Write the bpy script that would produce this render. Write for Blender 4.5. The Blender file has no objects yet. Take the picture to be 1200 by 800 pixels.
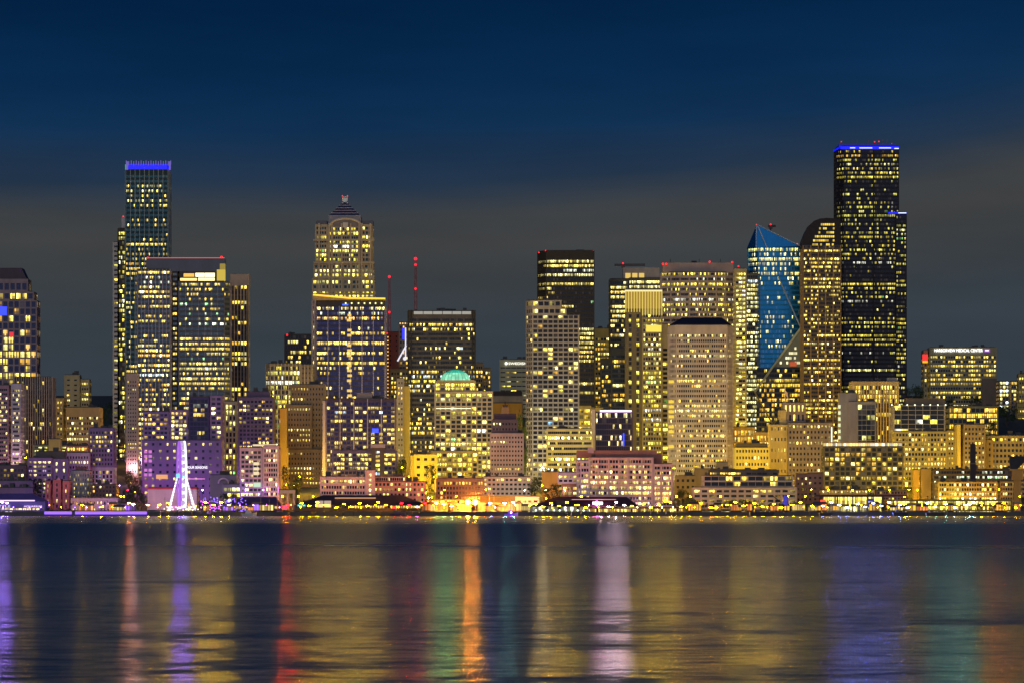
import bpy, math, random
from mathutils import Vector, Matrix
sc = bpy.context.scene
COL = sc.collection
PI = math.pi

# ------------------------------------------------------------------ survey
# The skyline was surveyed from the photograph: a bearing / height reading in
# photo pixels plus a real distance Y (metres from the camera) gives a point.
FPX, HZ, EYE = 5850.0, 593.6, 5.0
def X(px, Y): return (px - 600.0) * Y / FPX
def Z(py, Y): return EYE + (HZ - py) * Y / FPX
TZ = [(2795, 2.4), (2900, 4.0), (3000, 9), (3120, 17), (3300, 28), (3500, 42), (3700, 54), (4000, 76), (4300, 92), (4800, 112), (5600, 105), (9000, 40), (20000, 20)]
def tz(Y):
    if Y <= TZ[0][0]: return TZ[0][1]
    for (a, za), (b, zb) in zip(TZ, TZ[1:]):
        if Y <= b: return za + (zb - za) * (Y - a) / (b - a)
    return TZ[-1][1]

# ------------------------------------------------------------------ materials
_mats = {}
def nt(name):
    m = bpy.data.materials.new(name); m.use_nodes = True
    return m, m.node_tree.nodes, m.node_tree.links
def wallmat(col, rough=.8, metal=0.0, var=.22, scale=.12):
    k = ('w', tuple(round(c, 3) for c in col), rough, metal, var, scale)
    if k in _mats: return _mats[k]
    m, n, l = nt('facade_material'); b = n['Principled BSDF']
    tc = n.new('ShaderNodeTexCoord'); mp = n.new('ShaderNodeMapping'); mp.inputs['Scale'].default_value = (1, 1, .35)
    no = n.new('ShaderNodeTexNoise'); no.inputs['Scale'].default_value = scale; no.inputs['Detail'].default_value = 6; no.inputs['Roughness'].default_value = .65
    mr = n.new('ShaderNodeMapRange'); mr.inputs[1].default_value = .3; mr.inputs[2].default_value = .7
    mr.inputs[3].default_value = 1 - var; mr.inputs[4].default_value = 1 + var
    mx = n.new('ShaderNodeVectorMath'); mx.operation = 'SCALE'; mx.inputs[0].default_value = col[:3]
    l.new(tc.outputs['Object'], mp.inputs[0]); l.new(mp.outputs[0], no.inputs['Vector']); l.new(no.outputs[0], mr.inputs[0])
    l.new(mr.outputs[0], mx.inputs['Scale']); l.new(mx.outputs[0], b.inputs['Base Color'])
    b.inputs['Roughness'].default_value = rough; b.inputs['Metallic'].default_value = metal
    _mats[k] = m; return m
def glassmat(col, metal=.0, rough=.12):
    """window glass: dark reflecting pane; rooms with the lights on give off the light in attribute 'glow'"""
    k = ('g', col, metal, rough)
    if k in _mats: return _mats[k]
    m, n, l = nt('window_glass'); b = n['Principled BSDF']
    b.inputs['Base Color'].default_value = (*col, 1); b.inputs['Roughness'].default_value = rough
    b.inputs['Metallic'].default_value = metal
    at = n.new('ShaderNodeAttribute'); at.attribute_name = 'glow'
    l.new(at.outputs['Color'], b.inputs['Emission Color']); b.inputs['Emission Strength'].default_value = 1.0
    m.cycles.emission_sampling = 'NONE'
    _mats[k] = m; return m
def emit(col, s, sample=True):
    k = ('e', col, s, sample)
    if k in _mats: return _mats[k]
    m, n, l = nt('self_glow'); b = n['Principled BSDF']
    b.inputs['Base Color'].default_value = (.05, .05, .05, 1)
    b.inputs['Emission Color'].default_value = (*col, 1); b.inputs['Emission Strength'].default_value = s
    m.cycles.emission_sampling = 'FRONT' if sample else 'NONE'
    _mats[k] = m; return m

# ------------------------------------------------------------------ mesh builder
class MB:
    def __init__(s): s.v = []; s.f = []; s.m = []; s.c = []; s.anyc = False
    def poly(s, pts, m=0, col=None):
        i = len(s.v); s.v += [tuple(p) for p in pts]; s.f.append(tuple(range(i, i + len(pts)))); s.m.append(m)
        s.c.append(col)
        if col: s.anyc = True
    def hexa(s, p, m=0):
        i = len(s.v); s.v += [tuple(q) for q in p]
        for f in ((0, 3, 2, 1), (4, 5, 6, 7), (0, 1, 5, 4), (1, 2, 6, 5), (2, 3, 7, 6), (3, 0, 4, 7)):
            s.f.append(tuple(i + k for k in f)); s.m.append(m); s.c.append(None)
    def box(s, x0, x1, y0, y1, z0, z1, m=0):
        s.hexa([(x0, y0, z0), (x1, y0, z0), (x1, y1, z0), (x0, y1, z0), (x0, y0, z1), (x1, y0, z1), (x1, y1, z1), (x0, y1, z1)], m)
    def obox(s, p, d, n, s0, s1, o0, o1, z0, z1, m=0):
        q = lambda a, o, z: (p[0] + d[0] * a + n[0] * o, p[1] + d[1] * a + n[1] * o, z)
        s.hexa([q(s0, o1, z0), q(s1, o1, z0), q(s1, o0, z0), q(s0, o0, z0), q(s0, o1, z1), q(s1, o1, z1), q(s1, o0, z1), q(s0, o0, z1)], m)
    def prism(s, poly, z0, z1, m=0):
        n = len(poly); i = len(s.v)
        s.v += [(x, y, z0) for x, y in poly] + [(x, y, z1) for x, y in poly]
        s.f.append(tuple(range(i + n - 1, i - 1, -1))); s.f.append(tuple(range(i + n, i + 2 * n)))
        for k in range(n): s.f.append((i + k, i + (k + 1) % n, i + n + (k + 1) % n, i + n + k))
        s.m += [m] * (n + 2); s.c += [None] * (n + 2)
    def xzprism(s, poly, y0, y1, m=0):
        n = len(poly); i = len(s.v)
        s.v += [(x, y0, z) for x, z in poly] + [(x, y1, z) for x, z in poly]
        s.f.append(tuple(range(i, i + n))); s.f.append(tuple(range(i + 2 * n - 1, i + n - 1, -1)))
        for k in range(n): s.f.append((i + (k + 1) % n, i + k, i + n + k, i + n + (k + 1) % n))
        s.m += [m] * (n + 2); s.c += [None] * (n + 2)
    def bar(s, a, b, r, m=0, n=5):
        a = Vector(a); b = Vector(b); d = (b - a).normalized()
        u = d.cross(Vector((0, 0, 1)) if abs(d.z) < .9 else Vector((1, 0, 0))).normalized(); w = d.cross(u)
        i = len(s.v)
        for p in (a, b):
            for k in range(n):
                t = 2 * PI * k / n; s.v.append(tuple(p + u * math.cos(t) * r + w * math.sin(t) * r))
        for k in range(n): s.f.append((i + k, i + (k + 1) % n, i + n + (k + 1) % n, i + n + k)); s.m.append(m); s.c.append(None)
        s.f.append(tuple(range(i + n - 1, i - 1, -1))); s.f.append(tuple(range(i + n, i + 2 * n))); s.m += [m, m]; s.c += [None, None]
    def ball(s, c, r, m=0, nu=8, nv=5, sz=1.0):
        i = len(s.v); s.v.append((c[0], c[1], c[2] + r * sz))
        for a in range(1, nv):
            t = PI * a / nv
            for k in range(nu): s.v.append((c[0] + r * math.sin(t) * math.cos(2 * PI * k / nu), c[1] + r * math.sin(t) * math.sin(2 * PI * k / nu), c[2] + r * sz * math.cos(t)))
        s.v.append((c[0], c[1], c[2] - r * sz)); e = len(s.v) - 1
        fs = []
        for k in range(nu):
            fs.append((i, i + 1 + k, i + 1 + (k + 1) % nu)); fs.append((e, e - nu + (k + 1) % nu, e - nu + k))
            for a in range(nv - 2):
                o = i + 1 + a * nu; fs.append((o + k, o + nu + k, o + nu + (k + 1) % nu, o + (k + 1) % nu))
        s.f += fs; s.m += [m] * len(fs); s.c += [None] * len(fs)
    def mesh(s, name, mats):
        me = bpy.data.meshes.new(name); me.from_pydata(s.v, [], s.f)
        for m in mats: me.materials.append(m)
        me.polygons.foreach_set('material_index', s.m)
        if s.anyc:
            at = me.attributes.new('glow', 'FLOAT_COLOR', 'CORNER'); buf = []
            for f, c in zip(s.f, s.c):
                q = (*c, 1.0) if c else (0., 0., 0., 1.)
                buf += list(q) * len(f)
            at.data.foreach_set('color', buf)
        me.update(); return me
    def build(s, name, mats, parent=None, loc=(0, 0, 0)):
        o = bpy.data.objects.new(name, s.mesh(name, mats if isinstance(mats, (list, tuple)) else [mats])); COL.objects.link(o)
        if parent: o.parent = parent
        o.location = loc; return o
def tag(o, label, cat, group=None):
    o['label'] = label; o['category'] = cat
    if group: o['group'] = group
    return o
def empty(name, loc, label=None, cat=None, group=None):
    o = bpy.data.objects.new(name, None); COL.objects.link(o); o.location = loc; o.empty_display_size = 2
    if label: tag(o, label, cat, group)
    return o
def struct(o, kind='structure'): o['kind'] = kind; return o
def dup(root, loc, label=None, scale=None, rz=None):
    r = root.copy(); COL.objects.link(r); r.location = loc
    if scale: r.scale = scale
    if rz is not None: r.rotation_euler.z = rz
    if label: r['label'] = label
    for ch in list(root.children):
        c = ch.copy(); COL.objects.link(c); c.parent = r
        for g in list(ch.children):
            d = g.copy(); COL.objects.link(d); d.parent = c
    return r

# ------------------------------------------------------------------ palettes (linear light colours)
PAL = {
 'yel': [(6, (1, .64, .10)), (4, (1, .72, .20)), (1, (1, .86, .5)), (.5, (1, .50, .07))],
 'warm': [(5, (1, .74, .26)), (3, (1, .84, .48)), (1, (1, .62, .14))],
 'lime': [(6, (1, .74, .10)), (3, (.9, .80, .18)), (.25, (.25, .7, .25)), (2, (1, .88, .45)), (.5, (1, .95, .8))],
 'amb': [(4, (1, .52, .06)), (3, (1, .64, .12)), (1, (1, .82, .42))],
 'res': [(6, (1, .68, .16)), (3, (1, .80, .36)), (.4, (.6, .75, 1)), (.6, (1, .48, .10)), (.8, (1, .93, .75))],
 'cool': [(3, (.9, 1, .70)), (1.2, (.45, .95, .65)), (2, (1, .85, .4))],
 'white': [(3, (1, .92, .66)), (3, (1, .8, .38)), (.4, (.85, .95, 1))],
 'pink': [(3, (1, .78, .42)), (1, (1, .68, .5)), (.3, (.9, .6, 1))],
 'mix': [(5, (1, .70, .15)), (3, (1, .82, .36)), (.5, (.1, .55, .35)), (.4, (.15, .4, .8)), (.5, (1, .52, .1))],
}
for _k in PAL: PAL[_k] = [(w_, (c_[0], min(1, c_[1] * 1.05), c_[2] * (.62 if c_[2] < .7 else 1))) for w_, c_ in PAL[_k]]
def pick(R, pal):
    P = PAL[pal]; t = R.random() * sum(w for w, _ in P)
    for w, c in P:
        t -= w
        if t <= 0: return c
    return P[0][1]

DEF = dict(fp=5.5, cp=3.4, hf=.5, wf=.8, pr=.4, rows=(.25, .3, .06), pal='yel', br=1.9, wall=(.3, .27, .22), glass=(.012, .016, .028), gm=0., gr=.12,
           topb=4, botb=0, depth=24, ch=(0, 0, 0, 0), fin=0, finw=.5, fpr=.5, finc=None, ns=3, over={}, mode=None, roof=(.08, .08, .085), sides=True, part='wall', rough=.8, wm=0.,
           cols=None, top=None, bot=None, bandc=None, dark=None, jit=1.0)
_seed = [7]
NW = [0]
def facade(root, org, pts, z0, z1, S, R, wallmb, front=None):
    """grid of windows over a polyline of wall segments: recessed panes between spandrels and piers"""
    Y = root['surveyY']; m = Y / FPX
    W = z1 - z0; fp = S['fp'] * m; nf = max(1, round((W - S['topb'] * m - S['botb'] * m) / fp))
    zt = z1 - S['topb'] * m; zb = z0 + S['botb'] * m; fp = (zt - zb) / nf
    hf, wf, pr = S['hf'], S['wf'], S['pr']
    segs = []
    for a, b in zip(pts, pts[1:]):
        d = Vector((b[0] - a[0], b[1] - a[1])); L = d.length
        if L < .3: continue
        d /= L; n = (d.y, -d.x)
        segs.append((a, (d.x, d.y), n, L))
    cells = [[] for _ in range(nf)]
    for (p, d, n, L) in segs:
        nc = max(1, round(L / (S['cp'] * m))); cw = L / nc
        for i in range(nf):
            wallmb.obox(p, d, n, 0, L, -.3, pr, zb + i * fp, zb + i * fp + (1 - hf) * fp, 2 if S['bandc'] else 0)
        if S['topb'] > .05: wallmb.obox(p, d, n, 0, L, -.3, pr + .02, zt + .001, z1)
        if S['botb'] > .05: wallmb.obox(p, d, n, 0, L, -.3, pr + .02, z0, zb - .001)
        if wf < .97:
            for c in range(nc + 1):
                h = (1 - wf) * cw / 2
                a0, a1 = max(0, c * cw - h), min(L, c * cw + h)
                wallmb.obox(p, d, n, a0, a1, -.3, pr + .05, zb, zt)
        if S['fin']:
            k = max(1, round(L / (S['fin'] * m)))
            for c in range(k + 1):
                wallmb.obox(p, d, n, max(0, c * L / k - S['finw'] / 2), min(L, c * L / k + S['finw'] / 2), -.3, pr + S['fpr'], z0, z1 + .2, 1)
        for i in range(nf):
            for c in range(nc):
                cells[i].append((p, d, n, c * cw + (1 - wf) * cw / 2 * 1.02, (c + 1) * cw - (1 - wf) * cw / 2 * 1.02, zb + i * fp + (1 - hf) * fp, zb + (i + 1) * fp))
    g = glassmat(S['glass'], S['gm'], S['gr'])
    # which windows are lit
    area = (S['cp'] * wf) * (S['fp'] * hf)
    mode = S['mode'] or ('cell' if area >= 4.6 else 'band')
    lit = []
    for i in range(nf):
        ft = nf - 1 - i
        r = R.random(); pf, ph, lo = S['rows']; pf, ph, lo = pf * 1.1 + .02, ph * 1.1, lo * 1.2 + .01
        p = .97 if r < pf else (.5 if r < pf + ph else lo)
        pal = S['pal']; fb = R.uniform(.75, 1.15)
        if ft in S['over']:
            o = S['over'][ft]
            if isinstance(o, tuple): p, pal = o[0], o[1]; fb = o[2] if len(o) > 2 else 1.1
            else: p = o
        fc = pick(R, pal); st = R.random() < p; row = []
        for c in range(len(cells[i])):
            if mode == 'band':
                if R.random() < .10: st = R.random() < p
            else: st = R.random() < p
            if S['cols'] and not S['cols'](c / max(1, len(cells[i]) - 1), ft / max(1, nf - 1)): row.append(None); continue
            if st:
                cc = fc if R.random() < .85 else pick(R, pal)
                k_ = S['br'] * fb * R.choice((.22, .5, .8, 1, 1.2, 1.9)); row.append(tuple(x * k_ for x in cc))
            else:
                row.append(None)
        lit.append(row)
    def panes(mb, p, d, n, s0, s1, za, zc, col, o=.04):
        q = lambda a, z: (p[0] + d[0] * a + n[0] * o, p[1] + d[1] * a + n[1] * o, z)
        k = S['ns'] if col else 1
        if k == 3 and (s1 - s0) < 1.3: k = 2
        w = (s1 - s0) / k
        if not col:
            dk = (0., 0., 0.)
            if R.random() < .18: t = R.uniform(.006, .035) * S['jit']; dk = (t * 1.1, t * .8, t * .5)
            mb.poly([q(s0, za), q(s1, za), q(s1, zc), q(s0, zc)], 0, dk); mb.anyc = True; return
        zm = za + (zc - za) * R.choice((.35, .5, .62))
        for j in range(k):
            a, b = s0 + j * w, s0 + (j + 1) * w - (.08 if k > 1 else 0)
            f = R.choice((.25, .6, .85, 1., 1.1, 1.7)); lo = R.choice((.2, .4, .7, 1.)); wh = R.random() * .12 if f > 1 else 0; cw_ = tuple(x + (max(col) - x) * wh for x in col)
            mb.poly([q(a, za), q(b, za), q(b, zm), q(a, zm)], 0, tuple(x * f * lo for x in cw_))
            mb.poly([q(a, zm), q(b, zm), q(b, zc), q(a, zc)], 0, tuple(x * f for x in cw_))
    if mode == 'band':
        for i in range(nf):
            mb = MB()
            for cell, col in zip(cells[i], lit[i]): panes(mb, *cell, col)
            mb.build('window_band', g, root); NW[0] += 1
    else:
        flat = [(cell, col) for i in range(nf) for cell, col in zip(cells[i], lit[i])]
        R.shuffle(flat); flat.sort(key=lambda t: (t[0][2][1] > -.3, t[1] is None))
        left = S.setdefault('_quota', [100])
        rest = MB(); cache = {}
        for cell, col in flat:
            p, d, n, s0, s1, za, zc = cell
            if left[0] > 0:
                left[0] -= 1
                w, h = s1 - s0, zc - za
                key = (round(w, 2), round(h, 2), None if col is None else R.randrange(14), R.randrange(3) if col is None else 0)
                if key not in cache:
                    mb = MB(); panes(mb, (-w / 2, 0), (1, 0), (0, -1), 0, w, 0, h, col, 0); cache[key] = mb.mesh('window', [g])
                o = bpy.data.objects.new('window', cache[key]); COL.objects.link(o); o.parent = root
                sm = (s0 + s1) / 2
                o.location = (p[0] + d[0] * sm + n[0] * .04, p[1] + d[1] * sm + n[1] * .04, za)
                o.rotation_euler.z = math.atan2(d[1], d[0]); NW[0] += 1
            else: panes(rest, *cell, col)
        if rest.f: struct(rest.build('window', g, root), 'stuff')

def plan(x0, x1, Y, S, X0):
    """front polyline of a block, corrected for the flank that shows on the side nearer the picture's middle"""
    d = S['depth']; dy = S.get('dy', 0)
    l, ld, r, rd = S['ch']
    def px2x(px, off): return X(px, Y + off) - X0
    if S['sides']:
        if x0 > 600: x0 = min(600 + (x0 - 600) * (Y + d) / Y, x0 + .5 * (x1 - x0))
        if x1 < 600: x1 = max(600 + (x1 - 600) * (Y + d) / Y, x1 - .5 * (x1 - x0))
    pts = []
    if l: pts += [(px2x(x0, 0), dy + ld), (px2x(x0 + l, 0), dy)]
    else: pts += [(px2x(x0, 0), dy)]
    if S.get('curve'):
        b = S['curve']; a0 = pts[-1][0]; a1 = px2x(x1, 0); pts = []
        for k in range(9):
            t = k / 8; pts.append((a0 + (a1 - a0) * t, dy + b * (2 * t - 1) ** 2))
    elif r: pts += [(px2x(x1 - r, 0), dy), (px2x(x1, 0), dy + rd)]
    else: pts += [(px2x(x1, 0), dy)]
    return pts

def bld(name, label, cat, Y, blocks, group=None, **common):
    """a building: Empty at its base > wall, roof, window(s). blocks: (x0, x1, top, overrides)"""
    _seed[0] += 1; R = random.Random(_seed[0] * 7919)
    mid = sum((b[0] + b[1]) / 2 for b in blocks) / len(blocks); X0 = X(mid, Y); zb = tz(Y)
    root = empty(name, (X0, Y, zb), label, cat, group); root['surveyY'] = float(Y); root['X0'] = X0; root['Z0'] = zb
    quota = [100]
    for b in blocks:
        S = dict(DEF); S.update(common)
        if len(b) > 3: S.update(b[3])
        S['_quota'] = quota; S['over'] = dict(S['over'])
        z1 = Z(b[2], Y) - zb; z0 = (Z(S['bot'], Y) - zb) if S['bot'] else -3.0
        pts = plan(b[0], b[1], Y, S, X0); dep = S.get('dy', 0) + S['depth']
        foot = pts + [(pts[-1][0], dep), (pts[0][0], dep)]
        wm = MB(); wm.prism(foot, z0, z1 - .05)
        full = ([(pts[0][0], dep)] + pts + [(pts[-1][0], dep)]) if S['sides'] else pts
        if S['fp']: facade(root, None, full, z0, z1, S, R, wm)
        for p in full[1:-1] if S['sides'] else full:
            if S['pr'] and S['fp']: c = S['pr'] + .09; wm.box(p[0] - c, p[0] + c, p[1] - c, p[1] + c, z0, z1 + .05)
        mats = [wallmat(S['wall'], S['rough'], S['wm']), wallmat(S['finc'] or S['wall'], .6), wallmat(S['bandc'] or S['wall'], .7)]
        wm.build(S['part'], mats, root)
        rf = MB(); cx = sum(p[0] for p in foot) / len(foot); cy = sum(p[1] for p in foot) / len(foot)
        ins = [(cx + (p[0] - cx) * .97, cy + (p[1] - cy) * .97) for p in foot]
        rf.prism(ins, z1 - .04, z1 + .5)
        w = abs(pts[-1][0] - pts[0][0]); ro = rf.build('roof', wallmat(S['roof'], .9), root)
        if w > 9 and S.get('plant', True) and z1 > 8:
            for k in range(2 + int(w / 14)):   # rooftop plant: coolers, ducts, stair heads
                a = R.uniform(pts[0][0] + 1, pts[-1][0] - 3); ww = R.uniform(1.2, 4); hh = R.uniform(.8, 2.6)
                yy = R.uniform(min(p[1] for p in pts) + 3, dep - 4); rp = MB(); rp.box(a, min(a + ww, pts[-1][0] - .5), yy, yy + 3, z1 + .45, z1 + .5 + hh); rp.build('rooftop_unit', wallmat(S['roof'], .9), ro)
    return root
def L(root, px, py, off=0.0):
    Y = root['surveyY']; return (X(px, Y) - root['X0'], off, Z(py, Y) - root['Z0'])
def part(root, name, mb, mat): return mb.build(name, mat, root)
def pbox(root, name, x0, x1, ytop, ybot, mat, off=-.6, dep=1.0, mb=None):
    a = L(root, x0, ybot); b = L(root, x1, ytop); q = mb or MB()
    q.box(a[0], b[0], off, off + dep, a[2], b[2])
    return None if mb else q.build(name, mat, root)
RED = emit((1, .012, .02), 2.2, False)
def beacon(root, px, py, r=1.0, off=4):
    q = MB(); q.ball((0, 0, 0), r * .55, 0, 8, 5); o = q.build('beacon', RED, root); o.location = L(root, px, py, off); return o
def text(root, s, px0, px1, pyb, hpx, mat, off=-.7, name='sign_lettering', th=.15):
    cu = bpy.data.curves.new('lettering', 'FONT'); cu.body = s; cu.size = 1; cu.extrude = .06
    t = bpy.data.objects.new('tmp', cu); COL.objects.link(t); bpy.context.view_layer.update()
    me = bpy.data.meshes.new_from_object(t.evaluated_get(bpy.context.evaluated_depsgraph_get()))
    bpy.data.objects.remove(t); me.name = name; me.materials.clear(); me.materials.append(mat)
    xs = [v.co.x for v in me.vertices]; ys = [v.co.y for v in me.vertices]
    w, h = max(xs) - min(xs), max(ys) - min(ys); m = root['surveyY'] / FPX
    sx = (px1 - px0) * m / w; sy = hpx * m / h
    for v in me.vertices:
        v.co = ((v.co.x - min(xs)) * sx, -v.co.z * 3, (v.co.y - min(ys)) * sy)
    o = bpy.data.objects.new(name, me); COL.objects.link(o); o.parent = root; o.location = L(root, px0, pyb, off); return o
# ================================================================== the city
STONE = (.36, .33, .27); CREAM = (.46, .40, .28); PINKST = (.46, .34, .34); BROWN = (.16, .115, .08); DARK = (.03, .03, .035)  # warm lamp wash is partly put into the yellowish wall colours
B = bld
# ---------------------------------------------------------------- far left
b = B('office_tower', 'pinkish stone tower with slanted dark roof cut off by the left edge of the photo', 'tower', 3500,
  [(-30, 46.5, 352, {}), (-30, 43, 342, dict(bot=352, topb=2)), (-30, 36, 327, dict(bot=342, topb=5, fp=8))],
  fp=8.2, cp=6.6, hf=.78, wf=.74, wall=(.30, .23, .25), rows=(.06, .4, .12), pal='mix', glass=(.03, .035, .09), gm=.5, topb=1.5, plant=False)
q = MB(); q.xzprism([(L(b, -30, 327)[0], L(b, 0, 327)[2]), (L(b, 31, 327)[0], L(b, 0, 327)[2]), (L(b, 25, 314)[0], L(b, 0, 314)[2]), (L(b, -30, 314)[0], L(b, 0, 314)[2])], 1, 22)
q.build('sloping_roof', wallmat((.05, .03, .06), .6), b)
pbox(b, 'blue_sign', -4, 8, 359.5, 369.5, emit((.02, .04, 1), 2.2, False))
pbox(b, 'red_light', 11, 16, 389, 395, emit((1, .03, .06), .8, False))
B('apartment_slab', 'pink concrete slab with ribbon windows at the left edge beside the dark ribbed tower', 'building', 3160,
  [(-20, 14, 451, {}), (14, 28, 449, dict(wall=(.55, .48, .5), topb=7))], fp=5.2, cp=2.6, hf=.5, wf=.93, wall=(.42, .24, .28), rows=(.1, .25, .12), pal='pink')
B('ribbed_tower', 'dark tower with thin pale vertical ribs and cream top band near the left edge', 'tower', 3300,
  [(17, 64, 441.5, {})], fp=5.4, cp=2.7, hf=.72, wf=.7, pr=.3, wall=(.07, .06, .06), fin=2.7, finw=.55, fpr=.7, finc=(.36, .3, .22), rows=(.02, .02, .09), topb=5, plant=False)
b = B('apartment_tower', 'beige tower with wide dark window slots and lower windowed wing on the hill at left', 'tower', 3480,
  [(76, 95, 439, dict(fp=6, cp=10, wf=.4, hf=.3, rows=(0, 0, .1), topb=5)), (95, 106, 444, dict(fp=6, cp=2.7, hf=.4, wf=.7, dy=2, rows=(.1, .3, .2)))], wall=(.42, .36, .2), depth=16)
B('masonry_hotel', 'golden floodlit masonry block with rows of tripled windows', 'building', 3200,
  [(66, 78, 466, dict(fp=6.3, cp=4, wf=.5, dy=2)), (78, 120, 477, dict(topb=11))], fp=6.3, cp=2.9, hf=.45, wf=.62, wall=(.50, .34, .10), rows=(.2, .4, .15), pal='warm', depth=30)  # uplight on this block is put into its golden wall colour
B('parking_block', 'small plain yellow lit cube at the foot of the golden masonry block', 'building', 3120, [(57, 73, 514, dict(fp=0))], wall=(.60, .46, .12), depth=14)
B('terrace_building', 'low greenish lit terrace block below the golden masonry block', 'building', 3135, [(40, 106, 521, {}),], fp=4, cp=5, hf=.45, wf=.95, wall=(.3, .3, .16), rows=(.4, .3, .1), pal='lime', topb=2)
B('flat_roof_block', 'purple-tinted apartment flats with grey roof at the left, five rows of paired windows', 'building', 2965,
  [(40, 77, 528.5, dict(fp=0, wall=(.11, .10, .10), dy=8, depth=16)), (33, 62, 536, dict(fp=5.2, cp=5.5, hf=.45, wf=.7, rows=(.1, .5, .2), dy=0, depth=9)), (62, 80, 537, dict(fp=8, cp=7, hf=.5, wf=.25, dy=2, depth=7))], wall=(.30, .19, .36), pal='pink')
B('low_block', 'low dark brick block with scattered orange windows between the flats and the left edge', 'building', 2950, [(-12, 33, 545, {})], fp=6, cp=4, hf=.5, wf=.7, wall=(.14, .1, .09), rows=(.1, .4, .3), pal='amb')
B('stone_block', 'pale stone block with amber top floor behind the round-cornered flats', 'building', 3000,
  [(78, 108, 530, dict(fp=5.6, cp=3.2, hf=.5, wf=.5)), (78, 106, 522, dict(bot=530, fp=8, cp=3.4, hf=.55, wf=.75, rows=(1, 0, 1), pal='amb', wall=(.4, .25, .12), topb=2, dy=1))], wall=(.42, .37, .40), rows=(.1, .3, .2), pal='pink')
B('apartment_tower', 'slim violet-grey apartment tower with pale lower columns left of the twin-strip tower', 'tower', 3010,
  [(105, 136, 501, dict(bot=547, fp=5.2, cp=3.4, hf=.55, wf=.62, wall=(.19, .16, .27), rows=(.1, .2, .12))), (107, 136, 547, dict(fp=5, cp=4.6, hf=.72, wf=.55, wall=(.42, .42, .44), rows=(.05, .2, .2)))], pal='res')
B('apartment_house', 'round-cornered grey apartment house behind the brick building, small windows and green lit porch', 'building', 2905,
  [(83, 108, 551, dict(curve=3)), (88, 101, 547, dict(bot=551, fp=0, dy=3, depth=10, wall=(.2, .08, .12)))], fp=5.4, cp=4.3, hf=.52, wf=.6, wall=(.40, .36, .42), rows=(.1, .3, .2), pal='res', plant=False)
b = B('brick_building', 'magenta-lit brick building with three window shafts at the left waterfront', 'building', 2862,
  [(54, 62, 563, {}), (63, 74, 561.5, dict(dy=.6)), (74.5, 84, 563, {})], fp=5.9, cp=10, hf=.6, wf=.27, wall=(.46, .15, .16), rows=(.1, .5, .3), pal='warm', topb=4, depth=20)
q = MB(); a = L(b, 66, 561.5); c = L(b, 71, 558.8); q.xzprism([(a[0], a[2]), (c[0], a[2]), ((a[0] + c[0]) / 2, c[2])], -.2, .6); q.build('pediment', wallmat((.6, .35, .5)), b)
B('long_warehouse', 'long low violet warehouse behind the left pier', 'building', 2885, [(-14, 42, 563, dict(fp=7, cp=9, hf=.4, wf=.4)), (-14, 40, 571, dict(fp=0, dy=-4, depth=3.9))], wall=(.30, .17, .36), rows=(0, .5, .2), pal='warm')
B('brick_house', 'low dark brick house right of the round-cornered apartment house', 'building', 2895, [(108, 139, 567, {})], fp=5, cp=4, hf=.5, wf=.5, wall=(.2, .1, .11), rows=(.2, .3, .2), pal='res', topb=2)
B('retail_block', 'long low violet waterfront shop block with tiny square windows', 'building', 2850, [(84, 141, 583, {})], fp=7, cp=4, hf=.35, wf=.35, wall=(.24, .2, .38), rows=(.2, .5, .3), pal='white', topb=4)
# ---------------------------------------------------------------- twin strip tower, blue crown tower
b = B('residential_tower', 'slender residential tower with stacked white balconies left of the blue-crowned tower', 'tower', 3440,
  [(133, 138.6, 284, dict(fp=5.6, cp=6, hf=.42, wf=1, wall=(.55, .53, .52), rows=(.1, .3, .15))), (138.6, 148, 268, dict(fp=5.6, cp=2.6, hf=.62, wf=.9, wall=(.09, .075, .055), rows=(.1, .45, .25)))], pal='lime', depth=14, sides=False, plant=False)
pbox(b, 'spire', 142.2, 146, 254, 268, wallmat((.6, .56, .6)), 2, 2); beacon(b, 144, 253.5, .9, 3)
b = B('glass_skyscraper', 'tall dark teal glass skyscraper with glowing blue crown at left', 'skyscraper', 3400,
  [(147.5, 200, 199.5, {})], fp=5.65, cp=1.9, hf=.5, wf=.86, pr=.25, wall=(.02, .05, .06), glass=(.03, .12, .14), gm=.5, fin=5.2, finw=.45, fpr=.4, finc=(.28, .36, .36), topb=6,
  rows=(.10, .32, .05), pal='yel', over={0: 0, 1: 0, 2: .35, 3: .4, 4: .3, 5: .4, 6: .4, 7: 0, 8: 0, 9: .25, 10: .3, 11: .05, 12: .1, 13: .2, 14: .85, 15: .25, 16: .4, 17: .5, 18: .7, 19: .8}, depth=30, plant=False)
q = MB()
for k in range(19):
    a = L(b, 147.6 + k * 2.89, 199); c = L(b, 147.6 + k * 2.89, 188.5 + (k % 2) * .8); q.box(a[0], a[0] + .5, -.5, .3, (a[2] + c[2]) / 2, c[2])
for k in (148, 198): pbox(b, '', k, k + 2.2, 189.5, 199.4, None, -.7, 1, q)
q.build('crown_fins', emit((.28, .2, 1), .45, False), b)
pbox(b, 'crown', 149, 196, 192.5, 199.4, emit((.0, .004, 1), 1.0, False), .5, 20)
pbox(b, 'edge_light', 146.6, 147.6, 193, 203, emit((.05, .8, .25), .5, False), .2, 1)
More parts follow.
